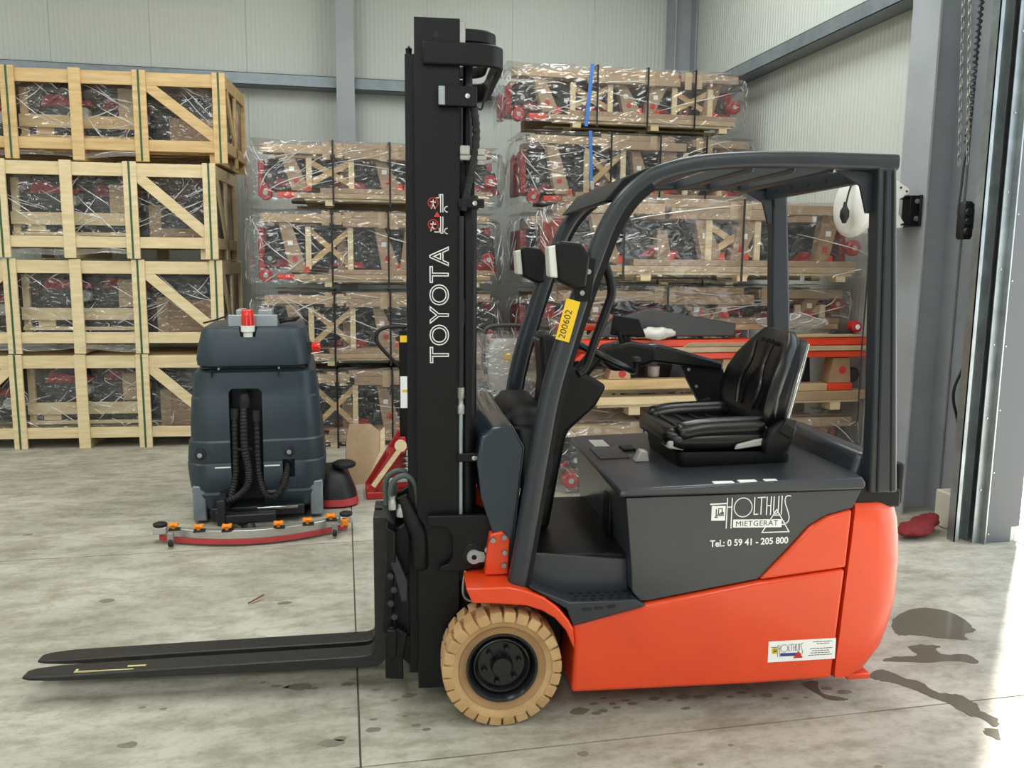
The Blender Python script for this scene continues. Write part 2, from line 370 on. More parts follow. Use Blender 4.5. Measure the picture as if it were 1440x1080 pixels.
# door track, galvanised C-section, and the flashing plate on the jamb
tr = MB()
tr.box((3.80, 4.50, 0), (3.90, 4.506, 4.4)).box((3.80, 4.44, 0), (3.806, 4.50, 4.4)).box((3.894, 4.44, 0), (3.90, 4.50, 4.4)).box((3.80, 4.44, 0), (3.83, 4.446, 4.4))
tr.box((3.90, 4.40, 0), (3.96, 4.406, 4.4)).box((3.955, 4.36, 0), (3.961, 4.406, 4.4)).box((3.906, 4.49, 0), (4.17, 4.496, 4.4))
struct(tr.build('trim_1', 'track_galv', smooth=0))
ra = MB()
for k in range(9): ra.lathe([(.006, -.004), (.006, 0), (.003, .003)][::-1], (3.925, 4.397, .35+k*.46), 'y', 8)
o = ra.build('bolt', 'chrome', bpy.data.objects['trim_1'])
jb = struct(MB().box((3.975, 4.385, .0), (4.16, 4.40, 4.3)).box((4.16, 4.385, .10), (4.225, 4.40, 4.3)).build('trim_2', 'jamb_grey', smooth=0))
MB().box((3.968, 4.375, 0), (3.978, 4.399, 4.3)).build('edge_strip', 'chrome', jb, smooth=0)
rv = MB()
for k in range(11): rv.lathe([(.006, 0), (.005, -.004)], (4.0, 4.386, .06+k*.40), 'y', 8)
rv.build('rivet', 'chrome', jb)
struct(MB().box((XR-.02, .4, 4.0), (XR, 4.38, 4.2)).build('trim_3', 'jamb_grey', smooth=0))

struct(MB().box((4.166, 4.50, 0), (4.179, 5.03, 4.6)).build('trim_4', 'column_grey', smooth=0))
# puddles and drops on the floor
PUD = {'big': [(2.752, 3.518), (2.902, 3.553), (3.003, 3.472), (2.981, 3.323), (2.957, 3.262), (2.87, 3.239), (2.855, 3.188), (2.731, 3.233), (2.617, 3.285), (2.557, 3.296), (2.62, 3.42)],
 'mid': [(2.526, 3.173), (2.596, 3.182), (2.675, 3.153), (2.625, 3.118), (2.64, 3.073), (2.736, 3.056), (2.738, 2.993), (2.702, 2.972), (2.644, 3.01), (2.509, 3.021), (2.378, 3.052), (2.314, 3.07), (2.397, 3.097), (2.508, 3.09)],
 'long': [(2.171, 2.965), (2.268, 3.006), (2.31, 2.921), (2.36, 2.875), (2.356, 2.803), (2.394, 2.767), (2.442, 2.752), (2.457, 2.676), (2.434, 2.626), (2.46, 2.568), (2.435, 2.532), (2.395, 2.519), (2.4, 2.579), (2.364, 2.612), (2.352, 2.695), (2.323, 2.74), (2.293, 2.809), (2.25, 2.877), (2.189, 2.918)],
 'end': [(2.344, 2.504), (2.405, 2.502), (2.355, 2.439), (2.335, 2.47)],
 'under': [(1.854, 2.949), (1.926, 2.961), (1.896, 2.859), (1.969, 2.811), (1.944, 2.799), (1.883, 2.827)]}
PL = {'big': 'largest puddle behind the forklift, nearest the door track', 'mid': 'ragged middle puddle behind the forklift counterweight', 'long': 'long curved wet streak running from under the forklift', 'end': 'small wet patch at the tip of the long streak', 'under': 'small dark puddle under the forklift rear end'}
random.seed(5)
for k, poly in PUD.items():
    pts = smoothpath([(a, b, 0) for a, b in poly], 4, True)
    pts = [p+Vector((random.uniform(-1, 1), random.uniform(-1, 1), 0))*.006 for p in pts]
    me = MB().prism([(p.x, p.y) for p in pts], .0003, .0018, 'z')
    tag(me.build('puddle', 'puddle', smooth=0), PL[k], 'puddle', 'puddles on the floor')
SP = [(0.876, 2.914), (0.947, 2.955), (1.022, 2.941), (1.082, 2.958), (0.935, 2.887), (1.03, 2.912), (1.256, 2.926), (1.389, 2.929), (1.437, 2.932), (1.509, 2.907), (1.606, 2.895), (1.66, 2.891), (1.297, 2.858), (1.937, 2.898), (1.99, 2.859), (1.809, 2.846), (1.726, 2.856), (-0.79, 2.988), (-0.075, 2.868), (-0.04, 2.89), (0.809, 2.635), (1.355, 2.588), (-0.009, 3.292), (-0.21, 3.305), (-0.356, 3.368), (0.105, 3.224), (0.171, 3.126), (0.204, 3.002), (0.083, 2.999), (0.08, 2.929), (0.239, 2.929), (0.276, 2.893), (0.23, 3.155), (-1.991, 5.589), (-0.325, 4.196), (-1.22, 4.384), (-0.717, 3.225), (-0.8, 3.251), (1.196, 2.498), (1.805, 2.371), (-.26, 3.31), (-.3, 3.33), (-.15, 3.28), (1.0, 2.99), (.97, 2.9), (1.1, 2.93), (1.2, 2.95), (1.32, 2.94), (1.57, 2.93)]
BIG = {0: 1.8, 17: 2.2, 18: 2.2, 19: 1.6, 7: 1.8, 14: 1.4, 33: 2.2, 34: 1.8, 35: 1.8, 23: 1.8, 22: 1.5}
mb = MB()
for k, (a, b) in enumerate(SP):
    r = random.uniform(.007, .02)*BIG.get(k, 1); ph = random.uniform(0, 9); e = random.uniform(.6, 1.)
    poly = []
    for q in range(14):
        t = 2*math.pi*q/14; rr = r*(1+.35*noise.noise(Vector((math.cos(t)*1.3+ph, math.sin(t)*1.3, ph))))
        poly.append((a+rr*1.5*math.cos(t), b+rr*e*math.sin(t)))
    mb.prism(poly, .0002, .0010, 'z')
tag(mb.build('floor_stains', 'spot', smooth=0), 'dark drip spots scattered over the concrete floor', 'stains', kind='stuff')
lf = MB(); lf.loft([[Vector((-.505+.015*k+.010*s*math.sin(math.pi*k/5), 4.205+.013*k+.022*s*math.sin(math.pi*k/5), .004+.008*abs(s)+.003*k)) for s in (-1, 0, 1)] for k in range(6)], caps=False)
tag(lf.build('leaf', 'leaf_brown'), 'dry brown leaf lying on the floor before the scrubber', 'leaf')
# ================================================================ forklift (local x to its rear, y to its far side, z up)
FK = thing('forklift', 'orange and dark grey three-wheel electric forklift with black mast and tan tyres', 'forklift', (.558, 2.860, 0), R(-4.5))
TW = 1.03
def both(f): f(lambda y: y, 1); f(lambda y: TW-y, -1)
def P(name, mb, m, bevel=.006, parent=None, **k): return mb.build(name, m, parent or FK, bevel=bevel, **k)

# --- chassis
P('chassis', MB().prism([(.262, .383), (.545, .452), (.995, .525), (1.345, .564), (1.317, .112), (.995, .106), (.268, .11), (.276, .281)], .02, TW-.02), 'orange', .014, seg=3)
P('underframe', MB().box((-.10, .25, .13), (.27, TW-.25, .50)), 'mast_black')
def side(f, s):
    a, b = f(.02), f(.11)
    P('side_panel', MB().prism([(.999, .533), (1.11, .648), (1.19, .739), (1.26, .778), (1.356, .803), (1.346, .570)], a, b), 'orange', .010, seg=3)
    P('fender', MB().prism([(-.139, .556), (-.047, .556), (.02, .556), (.085, .537), (.15, .509), (.205, .466), (.247, .413), (.262, .383), (.270, .30), (.255, .33), (.236, .376), (.193, .427), (.145, .458), (.086, .480), (-.02, .492), (-.115, .498)], f(-.012), f(.21)), 'orange', .006)
    br = P('fender_bracket', MB().prism([(-.06, .56), (.03, .56), (.035, .70), (.005, .73), (-.04, .72), (-.05, .66)], f(.10), f(.22)), 'orange', .006)
    for (bx, bz) in ((.012, .60), (.014, .65), (.012, .71), (-.03, .70)):
        MB().lathe([(.0, -.012), (.010, -.012), (.012, 0)], (bx, f(.10), bz), 'y', 10).build('bolt', 'steel', br, rot=None)
    # step: wedge with punched tread
    st = P('step', MB().prism([(.095, .548), (.24, .455), (.262, .389), (.545, .456), (.50, .482), (.25, .482)], f(.0), f(.20)), 'guard_grey', .005)
    hole = None
    for i in range(7):
        for j in range(3):
            hx = .27+.035*i+.012*(j % 2); hy = f(.022+.030*j)
            if hole is None or hole.parent is not st: hole = MB().box((-.009, -.007, 0), (.009, .007, .0012)).build('tread_hole', 'rubber', st, smooth=0, loc=(hx, hy, .4825))
            else: inst(hole, st, loc=(hx, hy, .4825))
    for i in range(3): MB().box((.30+.045*i, f(-.0015)-.001, .448+.003*i), (.333+.045*i, f(-.0015)+.001, .458+.003*i)).build('tread_slot', 'rubber', st, smooth=0)
both(side)
# counterweight with rounded rear
rings = []
prof = [(.104, 1.350, 1.35), (.112, 1.335, 1.42), (.135, 1.333, 1.495), (.216, 1.336, 1.583), (.30, 1.343, 1.615), (.408, 1.348, 1.636), (.56, 1.357, 1.637), (.66, 1.364, 1.630), (.745, 1.368, 1.612), (.80, 1.371, 1.585), (.822, 1.378, 1.555)]
for z, a, b in prof:
    r = min(.16, max(.02, (b-a)*.6)); h = .98/2 if z > .11 else .44
    if z > .81: h = .47
    ring = [Vector((a, .515-h, z)), ]
    for k in range(9): t = R(-90+90*k/8); ring.append(Vector((b-r+r*math.cos(t), .515-h+r+r*math.sin(t), z)))
    for k in range(9): t = R(90*k/8); ring.append(Vector((b-r+r*math.cos(t), .515+h-r+r*math.sin(t), z)))
    ring.append(Vector((a, .515+h, z))); rings.append(ring)
cw = MB().loft(rings).build('counterweight', 'orange', FK, bevel=.008, seg=2, smooth=50)
MB().box((1.40, .05, .085), (1.50, .12, .11)).build('foot', 'orange', cw, bevel=.006)
tl = MB(); tl.box((1.56, .07, .80), (1.60, .96, .97)); P('rear_cover', tl, 'black_plastic', .015)

# --- battery hood
hd = P('battery_hood', MB().prism([(.462, .868), (.49, .60), (.497, .50), (.53, .462), (.56, .462), (.995, .532), (1.105, .648), (1.185, .738), (1.26, .780), (1.365, .806), (1.397, .880), (.466, .868)], .034, TW-.034), 'hood_grey', .022, seg=4)
P('hood_recess', MB().box((.4615, .30, .60), (.48, .40, .80)), 'black_plastic', .008)
lid = P('hood_lid', MB().prism([(.432, .873), (.436, .893), (.47, .905), (1.39, .935), (1.41, .905), (1.40, .881)], .022, TW-.022), 'hood_grey', .010, seg=3)
MB().box((.47, .50, .909), (.60, .72, .9115), Matrix.Rotation(R(-1.4), 3, 'Y')).build('hood_mat', 'grey_cover', lid, smooth=0)
for (a, b, c, d) in ((.80, .88, .03, .055), (.90, .97, .03, .055), (1.0, 1.05, .03, .05)): MB().box((a, c, .9155+(a-.8)*.0326), (b, d, .9175+(b-.8)*.0326)).build('label_strip', 'white_print', lid, smooth=0)
MB().box((.50, .74, .907), (.57, .88, .910)).build('warning_label', 'lever_grey', lid, smooth=0)
MB().box((.60, .62, .908), (.66, .70, .924)).build('switch_panel', 'black_plastic', lid, bevel=.004)
MB().prism([(.60, .910), (.665, .910), (.655, .955), (.625, .96)], .42, .47).build('hood_latch', 'lever_grey', lid, bevel=.006)
P('rear_cowl', MB().prism([(1.38, .905), (1.41, 1.00), (1.44, 1.01), (1.56, .98), (1.56, .80), (1.36, .80)], .10, TW-.10), 'hood_grey', .02, seg=3)
def corner(f, s): P('pillar_foot', MB().prism([(1.36, .80), (1.57, .80), (1.57, .87), (1.36, .905)], f(.05), f(.14)), 'black_plastic', .006)
both(corner)

# --- front cowl, floor, dashboard
P('floor_plate', MB().box((.02, .118, .56), (.49, TW-.118, .628)), 'black_plastic', .006)
def riser(f, s): P('floor_side', MB().prism([(.08, .52), (.08, .665), (.13, .64), (.49, .605), (.50, .47), (.24, .47)], f(.105), f(.12)), 'hood_grey', .003)
both(riser)
P('front_cowl', MB().prism([(.025, .60), (-.03, .72), (-.075, .86), (-.09, 1.0), (-.075, 1.09), (-.03, 1.13), (.04, 1.14), (.09, 1.05), (.065, .80), (.045, .60)], .115, TW-.115), 'cowl_blue', .035, seg=4)
pod = P('dash_pod', MB().loft([rrect(.13, .52, .075, .24, .06, .98), rrect(.13, .52, .095, .28, .08, 1.03), rrect(.12, .52, .095, .27, .08, 1.13), rrect(.12, .52, .06, .22, .05, 1.175)]), 'black_plastic', 0, smooth=60)
P('side_pod', MB().loft([rrect(.14, .20, .07, .06, .05, .88), rrect(.14, .20, .085, .07, .06, .94), rrect(.13, .20, .085, .07, .06, 1.06), rrect(.11, .20, .05, .05, .04, 1.11)]), 'black_plastic', 0, smooth=60)
sc = P('steering_column', MB().prism([(.19, 1.455), (.255, 1.44), (.335, 1.31), (.475, 1.235), (.43, 1.15), (.31, 1.04), (.275, .85), (.24, .63), (.12, .63), (.18, 1.0), (.205, 1.25)], .42, .62), 'black_plastic', .02, seg=3)
MB().box((.205, .45, 1.30), (.26, .59, 1.44), Matrix.Rotation(R(-25), 3, 'Y')).build('display', 'dark_print', sc, bevel=.006)
stn = Vector((.44, 0, .9)).normalized(); sq = Vector((0, 0, 1)).rotation_difference(stn).to_matrix(); cc = Vector((.45, .52, 1.36))
sw = MB(); sw.tube([cc+sq @ Vector((.17*math.cos(t), .17*math.sin(t), 0)) for t in [2*math.pi*k/40 for k in range(40)]], .014, 10, True)
sw = P('steering_wheel', sw, 'black_vinyl', 0, smooth=60)
for a in (30, 150, 270): MB().beam(cc, cc+sq @ Vector((.165*math.cos(R(a)), .165*math.sin(R(a)), .0)), .03, .014, upd=sq @ Vector((0, 0, 1))).build('spoke', 'black_plastic', sw, bevel=.004)
kb = MB(); k0 = cc+sq @ Vector((.15, -.08, .03)); kb.lathe([(.0, .035), (.016, .032), (.022, .015), (.012, 0), (.01, -.03)], k0, 'z', 14); kb.build('spinner_knob', 'black_plastic', sw)
MB().tube([(.33, .52, 1.22), cc], .035, 14).build('hub', 'black_plastic', sw)
# armrest with fingertip levers, far side of the seat
ar = P('armrest', MB().prism([(.72, 1.365), (.80, 1.375), (1.12, 1.285), (1.12, 1.245), (.76, 1.29), (.72, 1.31)], .80, .90), 'black_vinyl', .014, seg=3)
MB().prism([(.535, 1.29), (.55, 1.36), (.66, 1.385), (.785, 1.365), (.78, 1.29), (.66, 1.25), (.58, 1.25)], .77, .93).build('control_pod', 'black_plastic', ar, bevel=.018, seg=3)
for k in range(3): MB().tube([(.63+.03*k, .81+.04*k, 1.37), (.615+.03*k, .81+.04*k, 1.43)], [.008, .011], 8).build('lever', 'black_plastic', ar)
MB().prism([(.585, 1.41), (.60, 1.505), (.72, 1.485), (.755, 1.40)], .84, .87).build('display_pad', 'black_plastic', ar, bevel=.006)
MB().prism([(.92, 1.27), (1.13, 1.255), (1.18, 1.02), (1.06, 1.02)], .83, .87).build('armrest_plate', 'black_plastic', ar, bevel=.004)
MB().tube([(.66, .855, 1.37), (.67, .855, 1.42)], .012, 8).build('pad_stalk', 'black_plastic', ar)
for k in range(3): MB().lathe([(0, -.006), (.008, -.005), (.008, 0)], ((.96, 1.25), (1.0, 1.17), (1.05, 1.08))[k][0:1]+(.83,)+((.96, 1.25), (1.0, 1.17), (1.05, 1.08))[k][1:], 'y', 10).build('bolt', 'steel', ar)

# --- seat
def slab(secs, n=5): return MB().loft([rrect(cx, cy, hx, hy, r, z, n) for cx, cy, hx, hy, r, z in secs])
seat = P('seat', slab([(.90, .525, .21, .215, .05, .985), (.89, .525, .235, .24, .07, 1.01), (.885, .525, .235, .24, .08, 1.05), (.885, .525, .215, .215, .08, 1.075), (.885, .525, .16, .15, .06, 1.068)]), 'black_vinyl', 0, smooth=60)
for yy in (.325, .725):
    MB().tube(smoothpath([(.70, yy, 1.055), (.80, yy, 1.075), (.95, yy, 1.082), (1.08, yy, 1.085)], 4), [.03]+[.045]*11+[.03], 14).build('seat_bolster', 'black_vinyl', seat, smooth=60)
for k in range(4): MB().tube([(.74+.07*k, .38, 1.072), (.735+.07*k, .67, 1.072)], .008, 6).build('seat_ridge', 'black_vinyl', seat)
slab([(.95, .525, .23, .22, .03, .905), (.95, .525, .24, .23, .04, .92), (.945, .525, .245, .24, .05, .955), (.94, .525, .24, .235, .05, .985)]).build('suspension_box', 'black_plastic', seat, smooth=50)
for k in range(4): MB().tube([(.71-.001*k, .525, .92)]*0+[rrect(.95, .525, .235, .225, .04, .90+.0*k)[i] for i in range(20)], .006, 6, True).build('bellows', 'rubber', seat) if k == 0 else None
def backring(t, grow=0.):
    # centre line leans back; width narrows towards the top
    x = 1.115+.125*t; z = 1.045+.43*t
    w = (.225+.035*math.sin(min(1, t*1.25)*math.pi)-.01*t-.095*max(0, (t-.68)/.32)**2)*(1+grow); d = .05*(1-.25*t)*(1-.55*max(0, (t-.86)/.14)**2)
    if t < .1: w *= .80+2*t; d *= .8+2*t
    ring = []
    for k in range(24):
        a = 2*math.pi*k/24; cx = abs(math.cos(a))**.55*math.copysign(1, math.cos(a)); sy = abs(math.sin(a))**.55*math.copysign(1, math.sin(a))
        bow = -(.035+.055*math.sin(math.pi*min(1, t*1.1)))*(abs(sy)**3)     # side bolsters curl forward
        ring.append(Vector((x+cx*d+bow, .525+sy*w, z+cx*d*-.28)))
    return ring
bk = MB().loft([backring(t) for t in (0, .05, .12, .25, .4, .55, .7, .8, .88, .94, .98, 1.0)]).build('backrest', 'black_vinyl', seat, smooth=60)
for yy, dx in ((.44, 0), (.61, 0)):
    MB().tube(smoothpath([(1.072, yy, 1.14), (1.09, yy-.02*(1 if yy < .5 else -1), 1.24), (1.118, yy+.015*(1 if yy < .5 else -1), 1.33), (1.145, yy+.0, 1.42)], 4), .009, 6).build('seat_ridge', 'black_vinyl', seat)
text('seat_lettering', 'TOYOTA', .030, 'black_plastic', seat, (1.166, .525, 1.425), (R(72), 0, R(-90)), 1.2, ext=.002)
# backrest shell
MB().loft([[p+Vector((.045, 0, -.01)) for p in backring(t, -.04)] for t in (.02, .15, .4, .7, .88, .95)]).build('backrest_shell', 'black_plastic', seat, smooth=60)
MB().tube(smoothpath([(1.14, .295, 1.02), (1.165, .288, 1.15), (1.205, .30, 1.3), (1.25, .33, 1.43)], 5), .006, 8).build('backrest_piping', 'chrome', seat)
MB().prism([(.93, .998), (1.06, 1.015), (1.065, 1.045), (1.02, 1.04), (.94, 1.02)], .265, .283).build('seat_lever', 'lever_grey', seat, bevel=.006)
MB().prism([(.66, 1.0), (.73, .99), (.735, 1.015), (.70, 1.035), (.665, 1.03)], .30, .40).build('front_lever', 'lever_grey', seat, bevel=.006)
MB().loft([rrect(1.09, .255, .045, .02, .015, .985), rrect(1.10, .255, .06, .028, .02, 1.03), rrect(1.12, .255, .055, .028, .02, 1.09), rrect(1.14, .255, .03, .02, .015, 1.12)]).build('hip_wing', 'black_plastic', seat, smooth=60)
MB().beam((1.12, .24, 1.00), (1.15, .235, 1.13), .05, .012, upd=(1, 0, 0)).build('seat_belt', 'black_strap', seat, bevel=.003)
MB().box((1.10, .222, 1.06), (1.16, .242, 1.11), Matrix.Rotation(R(30), 3, 'Y')).build('belt_buckle', 'black_plastic', seat, bevel=.006)
MB().box((.97, .775, .99), (1.03, .81, 1.13), Matrix.Rotation(R(-20), 3, 'Y')).build('belt_receiver', 'black_plastic', seat, bevel=.008)

seat.location = (.042, 0, -.005); seat.scale = (1, 1, .985); seat.location.z = .985*0+.008
# --- overhead guard
cl = [(.048, .49), (.078, .66), (.108, .85), (.136, 1.033), (.182, 1.297), (.279, 1.62), (.329, 1.758), (.377, 1.877), (.44, 1.972), (.522, 2.039), (.60, 2.070), (.706, 2.094), (.85, 2.108), (1.0, 2.114), (1.2, 2.115), (1.452, 2.113)]
prof = [(math.copysign(abs(math.cos(t))**.6, math.cos(t)), math.copysign(abs(math.sin(t))**.6, math.sin(t))) for t in [2*math.pi*k/20 for k in range(20)]]
prof = [(a*1.05, b*1.0) for a, b in prof]
def guard(f, s):
    pts = smoothpath([(x, f(.062), z) for x, z in cl], 4)
    rad = [.036 if p.z < 1.4 else .036-.006*min(1, (p.z-1.4)/.6) for p in pts]
    gp = P('guard_pillar', MB().tube(pts, rad, prof=prof, upd=(1, 0, 0)), 'guard_grey', 0, smooth=50)
    MB().tube([p+Vector((.026, -.012*s, -.014)) for p in pts[:36]], .018, 8, prof=[(-1, -1), (1, -1), (1, 1), (-1, 1)], upd=(1, 0, 0)).build('pillar_seal', 'black_plastic', gp)
    rp = P('rear_pillar', MB().prism([(1.372, 2.10), (1.445, 2.10), (1.545, .862), (1.428, .862), (1.418, 1.2)], f(.03), f(.10)), 'guard_grey', .012, seg=3)
    MB().prism([(1.395, 2.08), (1.403, 2.08), (1.462, .87), (1.454, .87)], f(.026), f(.031)).build('pillar_groove', 'mast_black', rp, smooth=0)
    MB().prism([(1.424, 2.08), (1.430, 2.08), (1.518, .87), (1.512, .87)], f(.0275), f(.031)).build('pillar_groove', 'mast_black', rp, smooth=0)
    MB().prism([(1.23, 2.085), (1.38, 2.085), (1.388, 1.93), (1.36, 1.93), (1.33, 2.03)], f(.075), f(.09)).build('gusset', 'guard_grey', rp, bevel=.003)
both(guard)
rb = P('roof_front_beam', MB().prism([(.362, 1.955), (.43, 2.038), (.53, 2.083), (.545, 2.06), (.46, 2.012), (.40, 1.955)], .095, TW-.095), 'mast_black', .006)
P('roof_rear_beam', MB().box((1.34, .095, 2.045), (1.385, TW-.095, 2.105)), 'guard_grey', .006)
for k in range(5): MB().lathe([(.0, -.001), (.008, -.001), (.008, .002)], (1.339, .2+.155*k, 2.075), 'x', 10).build('beam_hole', 'rubber', bpy.data.objects['roof_rear_beam'])
for k, xx in enumerate((.72, .90, 1.06, 1.21)):
    P('roof_slat', MB().box((xx, .095, 2.075), (xx+.028, TW-.095, 2.125), Matrix.Rotation(R(18), 3, 'Y')), 'guard_grey', .004)
# grab handle beside the front pillar
gh = P('grab_handle', MB().tube(smoothpath([(.345, .085, 1.79), (.372, .10, 1.74), (.405, .11, 1.64), (.385, .11, 1.56), (.345, .105, 1.45), (.312, .10, 1.355), (.28, .09, 1.33)], 5), .017, 10), 'mast_black', 0, smooth=60)
def lamp(f, s):
    lp = P('headlight', MB().prism([(.185, 1.675), (.172, 1.80), (.19, 1.812), (.262, 1.806), (.298, 1.76), (.285, 1.65), (.25, 1.645)], f(-.005), f(.11)), 'black_plastic', .010, seg=3)
    MB().prism([(.158, 1.685), (.150, 1.792), (.178, 1.797), (.188, 1.682)], f(.005), f(.10)).build('lens', 'lens', lp, bevel=.006)
    MB().prism([(.25, 1.60), (.31, 1.60), (.325, 1.75), (.28, 1.76), (.25, 1.66)], f(.022), f(.030)).build('lamp_bracket', 'mast_black', lp, bevel=.003)
    for bx, bz in ((.275, 1.63), (.297, 1.705)): MB().lathe([(0, -.010), (.009, -.009), (.010, 0)], (bx, f(.022), bz), 'y', 10).build('bolt', 'steel', lp) if s > 0 else None
both(lamp)
# yellow tape with the pencilled number on the near pillar
tdir = (Vector((.262, 0, 1.58))-Vector((.214, 0, 1.40))).normalized(); ang = math.atan2(tdir.z, tdir.x)
tp_ = P('number_tape', MB().box((-.075, -.026, -.0006), (.075, .026, .0006)), 'yellow_tape', 0, smooth=0, loc=(.226, .0215, 1.532), rot=(R(90), -(ang), 0))
tp_.rotation_euler = (Matrix.Rotation(-ang, 3, 'Y') @ Matrix.Rotation(R(90), 3, 'X')).to_euler()
text('pencil_number', '200602', .034, 'ink', tp_, (-.015, .004, .0012), (0, 0, 0), 1.0, ext=.0004, spacing=1.05)

# --- wheels
def wheel(f, s):
    y0, y1 = f(0), f(.17); c = (0, 0, .2285)
    d = s
    prf = [(.128, .020), (.150, .022), (.165, .012), (.182, .006), (.192, .0), (.203, .008), (.206, .03), (.206, .14), (.203, .162), (.182, .166), (.128, .15)]
    w = MB().lathe([(r, y0+d*h) for r, h in prf], c, 'y', 64, closed=False)
    w.loft([[Vector((.128*math.cos(2*math.pi*k/64), y0+d*h, .2285+.128*math.sin(2*math.pi*k/64))) for k in range(64)] for h in (.15, .020)], caps=False)
    w = w.build('front_wheel', 'tyre_tan', FK, smooth=35)
    band = MB().lathe([(.134, y0+d*.017), (.150, y0+d*.0155), (.163, y0+d*.0085)], c, 'y', 64, closed=False).build('sidewall_band', 'tyre_brown', w)
    lug = None; N = 26
    for side_ in (0, 1):
        for k in range(N):
            a = 2*math.pi*(k+.5*side_)/N
            if lug is None:
                L_ = MB()
                # radial block: shoulder piece plus a tread bar reaching to mid width (local: x radial, y width, z tangential)
                L_.prism([(.186, -.0195), (.210, -.0228), (.2285, -.0212), (.2285, .0212), (.210, .0228), (.186, .0195)], 0, 1, 'y')
                vs = []
                for (x, y, z) in L_.v: vs.append((x-.004*(y < .5)*(x > .22), (-.004 if x < .2 else .001)+y*.084, z*(1-.25*(y > .5))))
                L_.v = vs
                lug = L_.build('tread_lug', 'tyre_tan', w, bevel=.003, loc=(0, y0, .2285)); o = lug
            else: o = inst(lug, w)
            o.rotation_euler = (0, -a, 0)
            o.location = (0, y0, .2285) if side_ == 0 else (0, y1, .2285)
            o.scale = (1, d if side_ == 0 else -d, 1)
    rim = MB().lathe([(.0, .05), (.088, .05), (.096, .035), (.102, .028), (.107, .030), (.112, .040), (.120, .022), (.127, .012), (.135, .010), (.136, .03), (.13, .14), (0, .14)], (0, 0, 0), 'y', 48)
    rim.v = [(x, y0+d*y, z+.2285) for x, y, z in rim.v]
    rim.build('rim', 'rim_black', w, smooth=40)
    hb = MB().lathe([(0, .012), (.036, .014), (.041, .022), (.043, .055)], (0, 0, 0), 'y', 28); hb.v = [(x, y0+d*y, z+.2285) for x, y, z in hb.v]; hb.build('hub', 'rim_black', w, smooth=50)
    for k in range(6):
        a = R(15+60*k); n_ = MB().lathe([(0, .032), (.008, .032), (.011, .038), (.011, .055)], (0, 0, 0), 'y', 6); n_.v = [(x+.068*math.cos(a), y0+d*y, z+.2285+.068*math.sin(a)) for x, y, z in n_.v]; n_.build('wheel_nut', 'rim_black', w)
both(wheel)
for yy in (.36, .55):
    P('rear_wheel', MB().lathe([(0, yy+.03), (.10, yy+.03), (.10, yy), (.19, yy), (.20, yy+.02), (.20, yy+.10), (.19, yy+.12), (.10, yy+.12), (0, yy+.12)], (1.22, 0, .20), 'y', 40), 'tyre_tan', 0)
    bpy.data.objects['rear_wheel' if yy < .5 else 'rear_wheel.001'].data.materials[0] = MATS['tyre_tan']

# --- mast
def rail(f, s):
    a, b, c_ = f(.19), f(.205), f(.275)
    lo, hi = .07, 2.588
    mb = MB().prism([(-.312, a), (-.150, a), (-.150, c_), (-.166, c_), (-.166, b), (-.296, b), (-.296, c_), (-.312, c_)], lo, hi, 'z')
    o = P('mast_rail', mb, 'mast_black', .003)
    MB().prism([(-.346, f(.222)), (-.205, f(.222)), (-.205, f(.30)), (-.222, f(.30)), (-.222, f(.237)), (-.330, f(.237)), (-.330, f(.30)), (-.346, f(.30))], .12, 2.47, 'z').build('inner_rail', 'mast_black', FK, bevel=.003)
    MB().lathe([(0, 2.47), (.010, 2.47), (.012, 2.488), (0, 2.50)], (-.331, f(.232), 0), 'z', 10).build('rail_stud', 'mast_black', o)
    MB().lathe([(0, -.0012), (.010, -.0012), (.010, .0012)], (-.235, f(.19), 2.53), 'y', 12).build('rail_hole', 'rubber', o)
    cy_ = P('lift_cylinder', MB().lathe([(0, .15), (.036, .15), (.036, 1.95), (.030, 1.97), (.018, 1.975), (.018, 2.50), (0, 2.50)], (-.118, f(.255), 0), 'z', 20), 'mast_black', 0)
    MB().lathe([(.040, 1.93), (.043, 1.935), (.043, 1.97), (.038, 1.98)], (-.118, f(.255), 0), 'z', 20).build('cylinder_cap', 'mast_black', cy_)
    P('mast_back_plate', MB().box((-.150, f(.24), .30), (-.092, f(.25), 2.10)), 'mast_black', .003)
both(rail)
def ubar(name, pts, z0, h, t):
    mb = MB(); n = len(pts); rings = []
    P2 = smoothpath([(x, y, 0) for x, y in pts], 5)
    return P(name, MB().tube([p+Vector((0, 0, z0+h/2)) for p in P2], 1., prof=[(-t/2, -h/2), (t/2, -h/2), (t/2, h/2), (-t/2, h/2)], upd=(0, 0, 1)), 'mast_black', .006, smooth=30)
ubar('mast_top_tie', [(-.283, .178), (-.16, .178), (-.06, .182), (-.012, .215), (.0, .28), (.0, .515), (.0, .75), (-.012, .815), (-.06, .848), (-.16, .852), (-.283, .852)], 2.425, .078, .024)
ubar('inner_top_tie', [(-.165, .225), (-.11, .225), (-.05, .24), (-.022, .29), (-.02, .40), (-.02, .63), (-.022, .74), (-.05, .79), (-.11, .805), (-.165, .805)], 2.515, .048, .02)
MB().prism([(-.165, 2.50), (-.13, 2.50), (-.13, 2.582), (-.165, 2.582)], .196, .235).build('tie_lug', 'steel', bpy.data.objects['inner_top_tie'], bevel=.004)
P('mast_cross_member', MB().box((-.16, .20, .50), (-.12, .83, .66)).box((-.30, .20, .075), (-.13, .83, .16)).box((-.16, .2, 1.5), (-.13, .83, 1.6)), 'mast_black', .006)
